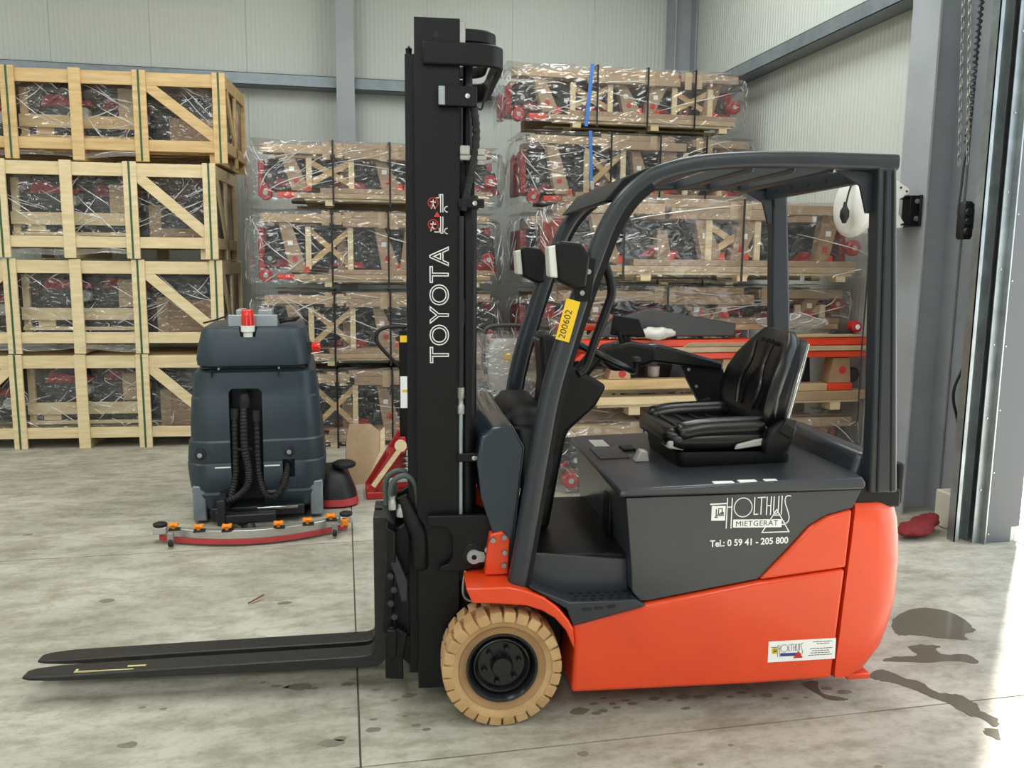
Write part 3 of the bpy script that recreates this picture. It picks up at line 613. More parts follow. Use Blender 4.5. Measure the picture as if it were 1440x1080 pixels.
for (x0, x1, z0, z1, y0, y1) in ((-.228, -.09, 2.283, 2.352, .158, .19), (-.158, -.062, 1.930, 1.963, .17, .188), (-.160, -.062, .985, 1.018, .17, .188)):
    o = P('hose_clamp', MB().box((x0, y0, z0), (x1, y1, z1)), 'mast_black', .004)
    MB().lathe([(0, -.008), (.009, -.007), (.010, 0)], (x1-.035, y0, (z0+z1)/2), 'y', 10).build('bolt', 'chrome', o)
MB().box((-.228, .152, 2.285), (-.205, .158, 2.35)).build('clamp_plate', 'galv_light', FK, bevel=.003)
P('clamp_block', MB().box((-.15, .175, 2.10), (-.055, .19, 2.118)).box((-.15, .17, 2.118), (-.115, .19, 2.15)).box((-.10, .17, 2.118), (-.06, .19, 2.14)), 'lever_grey', .004)
# corrugated hose and thin pipes behind the near rail
hp = smoothpath([(-.125, .185, 2.36), (-.10, .18, 2.28), (-.092, .178, 2.18), (-.105, .18, 2.08), (-.125, .182, 1.99), (-.14, .184, 1.92)], 16)
P('hydraulic_hose', MB().tube(hp, [.013+.002*(k % 4 < 2) for k in range(len(hp))], 10), 'rubber', 0, smooth=30)
P('hydraulic_pipe', MB().tube([(-.146, .182, .60), (-.146, .182, 1.20)], .0075, 10), 'galv_light', 0)
P('pipe_union', MB().lathe([(.0, 1.17), (.014, 1.17), (.014, 1.20), (.010, 1.205), (.010, 1.225), (.014, 1.23), (.014, 1.27), (0, 1.27)], (-.146, .182, 0), 'z', 8), 'steel', 0)
P('hose_tail', MB().tube([(-.146, .183, 1.27), (-.146, .183, 1.90)], .010, 10), 'rubber', 0)
P('lift_chain', MB().box((-.192, .232, .75), (-.178, .262, 2.50)), 'mast_black', 0)
bpy.data.objects['lift_chain'].data.materials[0] = MATS['dark_machine']
P('wire_hook', MB().tube(smoothpath([(-.02, .30, 2.42), (-.055, .27, 2.33), (-.07, .25, 2.29), (-.10, .24, 2.31)], 4), .004, 8), 'mast_black', 0)
# lower bracket plate with hook cut-out, tilt pin
def lowbr(f, s):
    poly = [(-.274, .782), (-.032, .782), (-.030, .585), (-.15, .560), (-.235, .565), (-.225, .582), (-.195, .590), (-.178, .62), (-.180, .70), (-.20, .735), (-.270, .742)]
    o = P('mast_bracket', MB().prism(poly, f(.150), f(.176)), 'mast_black', .004)
    MB().lathe([(.0, -.016), (.012, -.016), (.012, -.012), (.026, -.012), (.030, -.006), (.045, -.004), (.048, 0)], (-.098, f(.150), .622), 'y', 24).build('tilt_pin_boss', 'mast_black', o)
    t_ = MB().lathe([(.010, -.019), (.027, -.019), (.029, -.012)], (-.098, f(.150), .622), 'y', 20, closed=False); t_.prism([(-.085, .600), (-.060, .603), (-.055, .622), (-.060, .640), (-.085, .645)], f(.150)-.018*s, f(.150)-.012*s)
    t_.build('pin_plate', 'galv_light', o)
    MB().lathe([(0, -.014), (.013, -.012), (.014, 0)], (-.045, f(.150), .645), 'y', 12).build('bolt', 'steel', o)
    P('tilt_cylinder', MB().tube([(-.09, f(.24), .62), (.12, f(.24), .53)], .035, 16), 'mast_black', 0)
    P('axle_motor', MB().lathe([(0, .19), (.07, .19), (.075, .21), (.075, .42), (0, .42)], (-.02, 0 if s > 0 else 0, .43), 'y', 20), 'mast_black', 0) if s > 0 else P('axle_motor', MB().lathe([(0, .61), (.07, .61), (.075, .63), (.075, .84), (0, .84)], (-.02, 0, .43), 'y', 20), 'mast_black', 0)
    P('brake_pipe', MB().tube(smoothpath([(-.13, f(.16), .56), (-.14, f(.15), .50), (-.135, f(.15), .46), (-.11, f(.15), .44), (-.09, f(.15), .45)], 4), .005, 8), 'steel', 0)
both(lowbr)
P('drive_axle', MB().tube([(0, .16, .2285), (0, TW-.16, .2285)], .09, 20), 'mast_black', 0)

# --- carriage and forks
ca = P('carriage', MB().prism([(-.43, .60), (-.395, .60), (-.395, .72), (-.43, .74)], .16, .87).prism([(-.43, .20), (-.395, .22), (-.395, .33), (-.43, .33)], .16, .87), 'mast_black', .005)
for yy in (.235, .765):
    MB().prism([(-.40, .20), (-.34, .14), (-.315, .14), (-.305, .45), (-.30, .72), (-.34, .74), (-.40, .70)], yy, yy+.03).build('carriage_plate', 'mast_black', ca, bevel=.005)
    MB().prism([(-.44, .12), (-.37, .112), (-.372, .20), (-.352, .30), (-.40, .33), (-.44, .30)], yy-.05, yy-.01).build('lower_hook', 'mast_black', ca, bevel=.005)
    MB().beam((-.432, yy-.025, .30), (-.415, yy-.025, .62), .035, .02, upd=(1, 0, 0)).build('carriage_bar', 'mast_black', ca, bevel=.004)
    for zz in (.25, .50): MB().lathe([(0, yy-.012), (.03, yy-.012), (.034, yy), (.034, yy+.05), (0, yy+.05)], (-.335, 0, zz), 'y', 16).build('roller', 'mast_black', ca)
sh = MB().tube(smoothpath([(-.37, .21, .845), (-.335, .205, .76), (-.31, .20, .70), (-.305, .20, .60), (-.305, .20, .56)], 4), [.022, .024, .028, .03, .033, .035, .036, .036, .036, .036, .036, .036, .036, .036, .036, .034, .028], 16)
sh.build('side_shift_cover', 'black_plastic', ca, smooth=60)
for k, (a, b) in enumerate((((-.43, .26, .80), .83), ((-.41, .22, .79), .86))):
    p0 = Vector(a); MB().tube(smoothpath([p0, p0+Vector((.0, 0, .10)), p0+Vector((.05, 0, .135)), p0+Vector((.09, .0, .10)), p0+Vector((.10, .01, .0)), p0+Vector((.09, .02, -.10))], 4), .011, 10).build('carriage_hose', 'hose_grey', ca, smooth=60)
for k in range(3): MB().lathe([(.0, 0), (.016, 0), (.016, .03), (.012, .035), (.012, .05), (0, .05)], (-.405+.03*k, .20, .80-.03*k), 'z', 8).build('hose_fitting', 'steel', ca)
for k in range(6): MB().lathe([(0, -.012), (.012, -.010), (.013, 0)], (-.415+.012*(k % 2), .185, .32+.055*k), 'y', 10).build('bolt', 'dark_machine', ca)
MB().prism([(-.425, .62), (-.40, .64), (-.352, .52), (-.352, .44), (-.375, .44), (-.40, .55)], .17, .20).build('bearing_bar', 'dark_machine', ca, bevel=.004)
MB().tube([(-.445, .30, .80), (-.40, .25, .70)], .012, 8).build('fork_pin', 'dark_machine', ca)
def fork(y0, lab):
    w = .10; pts = []
    rings = []
    # centre section swept from shank top to tip: (x_in, z_in) inner edge and (x_out, z_out) outer edge
    sec = [((-.487, .722), (-.432, .722)), ((-.487, .40), (-.432, .40)), ((-.487, .20), (-.432, .18)), ((-.492, .165), (-.437, .125)), ((-.505, .143), (-.465, .092)), ((-.53, .135), (-.50, .086)), ((-.60, .133), (-.60, .085)), ((-1.2, .122), (-1.2, .086)), ((-1.74, .110), (-1.74, .090)), ((-1.83, .106), (-1.83, .091)), ((-1.862, .102), (-1.862, .092))]
    for k, ((xi, zi), (xo, zo)) in enumerate(sec):
        q = w/2 if k < 8 else w/2*(1, .78, .52)[k-8]
        c = y0+w/2
        rings.append([Vector((xi, c-q, zi)), Vector((xi, c+q, zi)), Vector((xo, c+q, zo)), Vector((xo, c-q, zo))])
    o = P('fork', MB().loft(rings), 'fork_black', .004, smooth=30)
    o['label'] = lab
    return o
f1 = fork(.355, 'near fork with scuffed yellow paint'); fork(.495, 'far fork')
MB().box((-1.66, .372, .1128), (-1.44, .378, .1175)).box((-1.665, .372, .1128), (-1.655, .40, .1150)).box((-1.47, .395, .1160), (-1.40, .407, .1180)).build('scuff', 'scuff_yellow', f1, smooth=0)

# --- lettering and decals
RX = (R(90), 0, 0)
text('mast_lettering', 'TOYOTA', .098, 'white_print', FK, (-.222, .1885, 1.575), (R(90), R(-90), 0), 1.02, spacing=1.06, outline=.0022)
dc = MB().box((-.265, .1885, 1.83), (-.195, .1895, 1.98)).build('warning_decal', 'mast_black', FK, smooth=0)
def circ(cx, cz, r, n=18): return [(cx+r*math.cos(2*math.pi*k/n), cz+r*math.sin(2*math.pi*k/n)) for k in range(n+1)]
LK = (-.23, .1876, 1.905)
strokes('prohibition_ring', [circ(-.017, .042, .018), [(-.030, .030), (-.004, .054)], circ(-.017, -.036, .018), [(-.030, -.048), (-.004, -.024)]], .004, 'red_print', dc, LK, RX)
MB().prism([(-.015, -.008), (.009, -.008), (-.003, .012)], -.0005, .0005, 'z').build('warning_triangle', 'red_print', dc, smooth=0, loc=LK, rot=RX)
fig = [[(-.017, .052), (-.017, .036), (-.024, .022)], [(-.017, .036), (-.010, .022)], [(-.026, .046), (-.008, .044)], [(-.017, -.026), (-.02, -.044), (-.026, -.058)], [(-.02, -.044), (-.012, -.052)], [(-.026, -.034), (-.008, -.034)]]
frk = [[(.010, .010), (.010, .072)], [(.018, .010), (.018, .072)], [(.010, .072), (.018, .072)], [(.005, .060), (-.006, .060)], [(.005, .060), (.005, .072)], [(.010, -.066), (.010, -.008)], [(.018, -.066), (.018, -.008)], [(.010, -.066), (.018, -.066)], [(.005, -.048), (.005, -.062), (-.012, -.062)]]
frk += [[(.034+.010*math.cos(R(a)), c+.010*math.sin(R(a))) for a in range(90, 271, 30)] for c in (.020, -.058)]
strokes('pictogram', fig+frk, .0032, 'white_print', dc, LK, RX)

def logo(parent, name, loc, k, mats):
    """HOLTHUIS word mark in thin art-deco strokes; drawing units, k = metres per unit"""
    c1, c2, c3, c4 = mats
    q = lambda ls: [[((a-150)*k, (165-b-(a-150)*.02)*k) for a, b in l] for l in ls]
    H = [[(238, 83), (238, 237)], [(263, 83), (263, 237)], [(238, 128), (263, 128)]]
    O = [[(322+47*math.cos(2*math.pi*i/28), 130+49*math.sin(2*math.pi*i/28)) for i in range(29)]]
    Lt = [[(381, 80), (381, 167), (400, 166)]]; T_ = [[(398, 80), (436, 78)], [(417, 79), (417, 166)]]
    H2 = [[(446, 77), (446, 168)], [(468, 76), (468, 168)], [(446, 122), (468, 122)]]
    U = [[(483, 76), (483, 145), (487, 160), (495, 165), (503, 160), (508, 145), (508, 74)]]
    I = [[(525, 73), (525, 166)]]
    S_ = [[(570, 72), (556, 70), (545, 76), (541, 92), (544, 112), (553, 135), (562, 158), (568, 182), (566, 202), (556, 214), (545, 213), (540, 203)]]
    o = strokes(name, q(H+O+Lt+T_+H2+U+I+S_), 5.2*k, c1, parent, loc, (R(90), 0, 0), .0008)
    strokes('logo_gable', q([[(152, 113), (238, 109)]]), 7*k, c1, o, (0, 0, 0), (0, 0, 0), .0008)
    bx = lambda x0, x1, y0, y1: MB().prism(q([[(x0, y0), (x1, y0), (x1, y1), (x0, y1)]])[0], -.0004, .0004, 'z')
    bx(158, 230, 121, 198).build('logo_square', c2, o, smooth=0)
    strokes('logo_truck', q([[(182, 140), (182, 180)], [(176, 180), (190, 180)], [(186, 172), (222, 170)], [(190, 165), (220, 163)], [(194, 160), (194, 136), (212, 135), (214, 160)], [(205, 158), (220, 156)]]), 5*k, 'dark_print', o, (0, 0, .0006), (0, 0, 0), .0006)
    bx(273, 530, 193, 235).build('logo_band', c3, o, smooth=0)
    if c4 == c1: strokes('logo_triangle', q([[(500, 142), (428, 262), (572, 259), (500, 142)], [(482, 172), (520, 171)], [(452, 222), (548, 220)]]), 5*k, c4, o, (0, 0, .0), (0, 0, 0), .0010)
    else: MB().prism(q([[(512, 170), (445, 265), (575, 262)]])[0], -.0005, .0010, 'z').build('logo_triangle', c4, o, smooth=0)
    return o
LKU = .000757
lg = logo(FK, 'hood_logo', (.790, .0325, .797), LKU, ('white_print', 'white_print', 'white_print', 'white_print'))
text('logo_lettering', 'MIETGERÄT', .030, 'dark_print', lg, (.188, -.0415, .0006), (0, 0, 0), 1.02, off=0, ext=.0003, spacing=1.08)
text('phone_lettering', 'Tel.: 0 59 41 - 205 800', .0365, 'white_print', FK, (.952, .0325, .682), (R(90), R(-.9), 0), .93, off=.0008, ext=.0004)
sk = MB().box((-.140, -.043, -.0006), (.138, .043, .0006)).build('dealer_sticker', 'white_print', FK, bevel=.0, smooth=0, loc=(1.186, .0185, .239), rot=(R(90), R(-.5), 0))
l2 = logo(sk, 'sticker_logo', (-.128, .002, .0010), .00031, ('dark_print', 'yellow_print', 'blue_print', 'red_print'))
l2.rotation_euler = (0, 0, 0)
fine = []
for k, (a, b) in enumerate(((.045, .120), (.060, .108), (.034, .122), (.042, .116), (.036, .114), (.028, .124))):
    zz = (.032, .024, .004, -.005, -.014, -.023)[k]; x_ = a
    while x_ < b-.004:
        w_ = .006+.006*((k*7+int(x_*1000)) % 3)/2; fine.append([(x_, zz), (min(b, x_+w_), zz)]); x_ += w_+.0045
strokes('fine_print', fine, .0028, 'dark_print', sk, (0, 0, .0008), (0, 0, 0), .0004)
# ================================================================ floor scrubber (rear end towards the camera; local y points away)
SB = thing('floor_scrubber', 'dark blue-grey floor scrubber with red beacon, black hoses and curved squeegee', 'floor scrubber', (-.585, 5.62, 0), R(2))
def sec(z, hw, y0, y1, r, cx=0.): return rrect(cx, (y0+y1)/2, hw, (y1-y0)/2, r, z, 6)
body = MB().loft([sec(.07, .36, .05, 1.2, .12), sec(.10, .405, .02, 1.25, .14), sec(.20, .435, 0, 1.28, .15), sec(.215, .428, .008, 1.28, .15), sec(.235, .438, 0, 1.28, .15), sec(.30, .447, -.002, 1.28, .15), sec(.40, .455, -.004, 1.28, .16), sec(.412, .447, .004, 1.28, .16), sec(.425, .452, .0, 1.28, .16), sec(.55, .44, .004, 1.25, .15), sec(.562, .428, .014, 1.25, .15), sec(.66, .425, .014, 1.22, .14), sec(.84, .412, .018, 1.18, .13), sec(.852, .404, .024, 1.18, .13), sec(.95, .396, .026, 1.16, .12), sec(1.01, .385, .034, 1.15, .11), sec(1.035, .350, .06, 1.12, .10)]).build('recovery_tank', 'scrub_body', SB, smooth=50)
cut(body, MB().loft([rrect(-.06, .06, .100, .14, .03, .06), rrect(-.06, .06, .105, .14, .03, .60), rrect(-.06, .06, .105, .14, .03, .88), rrect(-.06, .06, .085, .14, .03, .905)]))
cut(body, MB().loft([rrect(.205, -.02, .04, .07, .03, .30), rrect(.205, -.02, .04, .07, .03, .425)]))
MB().box((-.168, .17, .08), (.048, .19, .895)).build('hose_bay', 'scrub_dark', SB, bevel=.01)
lid = MB().loft([sec(1.045, .340, .03, 1.0, .10), sec(1.06, .362, .005, 1.02, .12), sec(1.10, .368, 0, 1.02, .13), sec(1.18, .355, .008, 1.0, .13), sec(1.27, .335, .03, .97, .13), sec(1.295, .325, .045, .95, .12), sec(1.305, .29, .08, .90, .10)]).build('tank_lid', 'scrub_body', SB, smooth=50)
cut(lid, MB().loft([rrect(-.03, .0, .045, .10, .01, 1.245), rrect(-.03, 0, .07, .10, .01, 1.35)]))
MB().box((-.33, .04, 1.035), (.33, 1.0, 1.05)).build('lid_seal', 'scrub_dark', SB, bevel=.01)
for xx in (-.22, .16): MB().lathe([(0, -.006), (.008, -.004), (.008, .01)], (xx, .036, 1.037), 'y', 10).build('lid_screw', 'steel', SB)
for (x0, x1) in ((-.37, -.165), (.048, .30)): MB().box((x0+.1, -.001, .985), (x0+.108, .036, 1.02)).build('tank_seam', 'scrub_dark', SB)
# clamps, plugs
for (xx, zz) in ((-.355, .475), (.210, .475)):
    MB().lathe([(0, -.016), (.018, -.014), (.020, -.004), (.036, -.002), (.038, .02)], (xx, .0, zz), 'y', 20).build('drain_plug', 'scrub_dark', SB)
    MB().lathe([(0, -.022), (.015, -.020), (.016, -.012)], (xx, .0, zz), 'y', 16).build('plug_cap', 'galv_light', SB)
for xx in (-.215, .098): MB().box((xx-.05, -.008, .382), (xx+.05, .01, .390)).build('reflector_strip', 'white_print', SB, smooth=0)
# hoses, ribbed
hv = lambda u, v, y: (-.699+u*.0015245, y, 1.5125-v*.001627)
def hose(name, pts, r, rib=True, m='rubber', n=14):
    P_ = smoothpath([hv(*p) for p in pts], n)
    rad = [r+(.0035 if (k % 3 == 0 and rib) else 0) for k in range(len(P_))]
    return MB().tube(P_, rad, 12).build(name, m, SB, smooth=30)
hose('suction_hose', [(418, 395, .10), (412, 440, .03), (410, 520, -.01), (412, 620, -.02), (424, 700, -.03), (420, 760, -.05), (385, 798, -.08), (325, 825, -.10), (322, 855, -.11), (350, 885, -.12), (400, 900, -.16), (430, 925, -.25)], .023, n=20)
hose('drain_hose', [(376, 465, .05), (374, 520, .02), (373, 640, .01), (368, 740, .0), (345, 815, -.03), (305, 875, -.05), (268, 882, .02)], .022, n=20)
hose('overflow_hose', [(458, 470, .06), (460, 520, .03), (461, 640, .02), (466, 740, .0), (490, 805, -.04), (525, 818, -.05), (560, 785, -.04), (580, 735, -.01), (588, 690, .04)], .021, n=20)
hose('pump_hose', [(265, 880, .03), (285, 898, -.03), (320, 872, -.07), (350, 875, -.08), (390, 895, -.10)], .016, n=10)
MB().lathe([(0, 0), (.034, 0), (.038, .02), (.036, .06), (.028, .09), (0, .09)], hv(415, 450, .03), 'z', 18).build('hose_cuff', 'rubber', SB)
for (u, v) in ((375, 500), (460, 510)): MB().lathe([(0, 0), (.028, 0), (.030, .05), (.026, .075), (0, .075)], hv(u, v, .025), 'z', 16).build('hose_cuff', 'rubber', SB)
MB().box((-.13, -.01, .495), (-.03, .02, .512)).build('hose_strap', 'rubber', SB, bevel=.004)
# beacon and hinge bracket on the lid
bc = MB().lathe([(0, 1.245), (.030, 1.245), (.030, 1.275), (.044, 1.28), (.044, 1.32), (0, 1.32)], (-.03, .045, 0), 'z', 24).build('beacon_base', 'white_paint', SB)
MB().lathe([(0, 1.32), (.042, 1.32), (.041, 1.36), (.038, 1.415), (.03, 1.425), (0, 1.427)], (-.03, .045, 0), 'z', 24).build('beacon', 'beacon_red', bc, smooth=40)
hb_ = MB().box((-.16, .12, 1.305), (.155, .135, 1.385)).box((-.11, .16, 1.305), (-.06, .42, 1.415)).box((.03, .16, 1.305), (.12, .42, 1.415)).build('hinge_bracket', 'galv_light', SB, bevel=.005)
hb_['label'] = 'grey sheet-metal hinge bracket'
MB().tube([hv(u, v, .14) for u, v in ((250, 112), (300, 100), (345, 85))], .006, 8).build('lid_strap', 'rubber', SB)
MB().tube(smoothpath([(.17, .20, 1.33), (.22, .16, 1.345), (.27, .20, 1.35), (.26, .28, 1.34), (.19, .28, 1.335), (.17, .22, 1.345), (.24, .17, 1.355), (.29, .22, 1.36)], 6), .011, 8).build('power_cable', 'rubber', SB)
MB().lathe([(0, .372), (.035, .372), (.035, .42), (.028, .43), (0, .43)], (0, .12, 1.165), 'x', 18).build('stop_button', 'beacon_red', SB)
MB().box((.34, .09, 1.13), (.375, .15, 1.20)).build('button_box', 'scrub_dark', SB)
for k in range(5): MB().beam((.4215-.0005*k, .16+.05*k, .905), (.4215-.0005*k, .19+.05*k, .955), .012, .003, upd=(0, 1, 0)).build('side_lettering', 'lever_grey', SB)
# underside: deck, wheels, lift arm, squeegee
MB().box((-.30, -.04, .05), (.30, 1.1, .12)).build('chassis_deck', 'scrub_dark', SB, bevel=.01)
for xx in (-.40, .36): MB().lathe([(0, xx), (.12, xx), (.135, xx+.01), (.135, xx+.05), (.12, xx+.06), (0, xx+.06)], (0, .25, .135), 'x', 28).build('wheel', 'rubber', SB)
MB().lathe([(0, .55-.04), (.11, .51), (.12, .52), (.12, .58), (.11, .59), (0, .59)], (0, .0, .12), 'y', 24).build('front_wheel', 'rubber', SB)
for xx in (-.40, .355): MB().box((xx-.015, .02, .02), (xx+.07, .22, .26)).build('wheel_guard', 'galv', SB, bevel=.01)
MB().box((.0, -.12, .118), (.26, -.09, .135)).build('lift_bar', 'chrome', SB, bevel=.004)
MB().box((-.24, -.22, .05), (-.19, .05, .22)).box((-.19, -.22, .06), (.12, -.14, .12)).build('lift_arm', 'scrub_dark', SB, bevel=.008)
hose('vacuum_tube', [(432, 900, -.22), (436, 935, -.27), (432, 965, -.30)], .034, False, n=6)
arc = [(-.575+.046*k, -.30-.19*(1-((k-12.5)/12.5)**2)) for k in range(26)]
def arcbar(name, off, z0, z1, t, m, par):
    mb = MB(); rings = []
    for (x, y) in arc: rings.append([Vector((x, y+off, z0)), Vector((x, y+off+t, z0)), Vector((x, y+off+t, z1)), Vector((x, y+off, z1))])
    return mb.loft(rings).build(name, m, par, bevel=.003)
sq_ = arcbar('squeegee', 0, .046, .100, .05, 'alu', SB)
arcbar('squeegee_blade', .008, .012, .062, .008, 'red_rubber', sq_); arcbar('rear_blade', -.006, .014, .047, .006, 'red_rubber', sq_)
for k, (xx, s_) in enumerate(((-.565, -1), (.565, 1))):
    MB().lathe([(0, .105), (.035, .105), (.042, .112), (.042, .122), (.03, .128), (0, .128)], (xx, -.31, 0), 'z', 20).build('bumper_roller', 'rubber', sq_)
    MB().box((xx-.04, -.34, .06), (xx+.04, -.26, .104)).build('end_block', 'alu', sq_, bevel=.006)
for (u, yy) in ((145, -.37), (245, -.43), (355, -.46), (555, -.46), (670, -.43), (765, -.37)):
    x = -.699+u*.0015245; kn = MB().lathe([(0, 0), (.012, 0), (.012, .02), (.02, .022), (.02, .034), (0, .036)], (x, yy, .10), 'z', 12)
    for a in range(4): kn.beam((x, yy, .127), (x+.036*math.cos(R(45+90*a)), yy+.036*math.sin(R(45+90*a)), .127), .016, .018, upd=(0, 0, 1))
    kn.build('star_knob', 'knob_orange', sq_, bevel=.004)
    MB().box((x-.03, yy-.02, .092), (x+.04, yy+.03, .102)).build('knob_plate', 'scrub_dark', sq_, bevel=.003)
kn = MB().lathe([(0, -.52), (.02, -.52), (.02, -.50), (0, -.50)], (.555, .14, .075), 'y', 10)
for a in range(4): kn.beam((.555, -.37, .075), (.555+.034*math.cos(R(45+90*a)), -.37, .075+.034*math.sin(R(45+90*a))), .016, .016, upd=(0, 1, 0))
kn.v = [v for v in kn.v]; kn.build('star_knob', 'knob_orange', sq_, bevel=.003)
for xx in (-.50, .475):
    MB().lathe([(0, xx), (.022, xx), (.026, xx+.006), (.026, xx+.022), (.022, xx+.028), (0, xx+.028)], (0, -.44, .036), 'x', 18).build('caster', 'rubber', sq_)
    MB().box((xx-.004, -.452, .036), (xx+.032, -.428, .10)).build('caster_fork', 'steel', sq_, bevel=.003)
# side brush housing on the far right
br_ = MB().loft([rrect(.52, .42, .15, .22, .12, .06, 6), rrect(.51, .42, .14, .21, .12, .12, 6), rrect(.50, .42, .11, .18, .09, .22, 6), rrect(.48, .42, .07, .12, .06, .26, 6)]).build('side_brush_housing', 'scrub_dark', SB, smooth=50)
MB().loft([rrect(.525, .42, .155, .225, .12, .015, 6), rrect(.52, .42, .152, .222, .12, .065, 6)]).build('brush_skirt', 'red_rubber', br_, smooth=50)
MB().lathe([(0, .265), (.07, .265), (.085, .275), (.085, .295), (.06, .31), (0, .315)], (.58, .36, 0), 'z', 20).build('bumper_wheel', 'rubber', br_)
# ================================================================ shared: wrinkled film
def film_sheet(name, fn, nu, nv, parent, amp, seed, m='film', folds=0, u_folds=None, asp=.26, freq=3.1):
    """fn(u,v) -> (point, normal); displaced by creased noise; plus raised crease strips"""
    rnd = random.Random(seed); vs = []; fs = []
    def disp(u, v):
        p, n = fn(u, v); p, n = Vector(p), Vector(n); q = p*freq+Vector((seed*3.3, seed*1.7, 0))
        d = noise.noise(q)+.6*abs(noise.noise(q*2.3))+.35*(1-abs(noise.noise(q*5.1)))
        return p+n*(amp*d)
    for j in range(nv+1):
        for i in range(nu+1): vs.append(disp(i/nu, j/nv))
    for j in range(nv):
        for i in range(nu): a = j*(nu+1)+i; fs.append((a, a+1, a+nu+2, a+nu+1))
    o = MB().add(vs, fs).build(name, m, parent, smooth=180, fix=False)
    if folds:
        mb = MB()
        for k in range(folds):
            u, v = rnd.random(), rnd.random()
            if u_folds: cu, cv = u_folds; a = math.atan2(v-cv, u-cu)+rnd.uniform(-.15, .15)
            else: a = rnd.choice((.5, -.45, .8, 2.4))+rnd.uniform(-.2, .2)
            L_ = rnd.uniform(.12, .8)**1.3; N = 7; pts = []
            for q in range(N):
                t = q/(N-1); uu = u+asp*(math.cos(a)*L_*t+.05*math.sin(3*t+k)); vv = v+math.sin(a)*L_*t
                if 0 < uu < 1 and 0 < vv < 1: pts.append(disp(uu, vv)+Vector(fn(uu, vv)[1])*.004)
            if len(pts) > 2: mb.tube(pts, [.0010+.0050*math.sin(math.pi*q/(len(pts)-1))*rnd.uniform(.3, 1) for q in range(len(pts))], 4)
        if mb.v: c = mb.build(name+'_creases', 'film_fold', parent, smooth=60); c['kind'] = 'stuff'
    return o
film('film_fold', .35, .4, .65, 3.)

# ================================================================ wooden crates on the left
def board(name, a, b, m, parent, bev=.003): return MB().box(a, b).build(name, m, parent, bevel=bev, smooth=0)
CW, CD = 2.60, .98
def machine(u0, v0, z0, par_loc, rz, lab, grp, s):
    """packed hand pallet truck head: dark pump body with red fork frame and grey roller"""
    o = thing('packed_pallet_truck', lab, 'pallet truck', par_loc, rz, grp)
    MB().prism([(u0, z0), (u0+.40, z0), (u0+.40, z0+.10), (u0+.33, z0+.12), (u0+.30, z0+.30), (u0+.05, z0+.34), (u0, z0+.20)], v0, v0+.35).build('body', 'dark_machine', o, bevel=.015)
    MB().prism([(u0+.02, z0+.15), (u0+.46, z0+.16), (u0+.46, z0+.20), (u0+.26, z0+.23), (u0+.08, z0+.27)], v0-.04, v0+.10).build('fork_frame', 'red_paint', o, bevel=.008)
    MB().tube(smoothpath([(u0+.10, v0-.05, z0+.17), (u0+.20, v0-.07, z0+.24), (u0+.28, v0-.06, z0+.18), (u0+.36, v0-.05, z0+.20)], 4), .018, 8).build('hose', 'red_paint', o)
    MB().lathe([(0, v0-.07), (.05, v0-.07), (.055, v0-.06), (.055, v0), (0, v0)], (u0+.40, 0, z0+.09), 'y', 16).build('roller', 'lever_grey', o)
    MB().tube([(u0+.15, v0+.1, z0+.30), (u0+.19, v0+.12, z0+.36)], .03, 10).build('pump_stem', 'dark_machine', o)
    return o
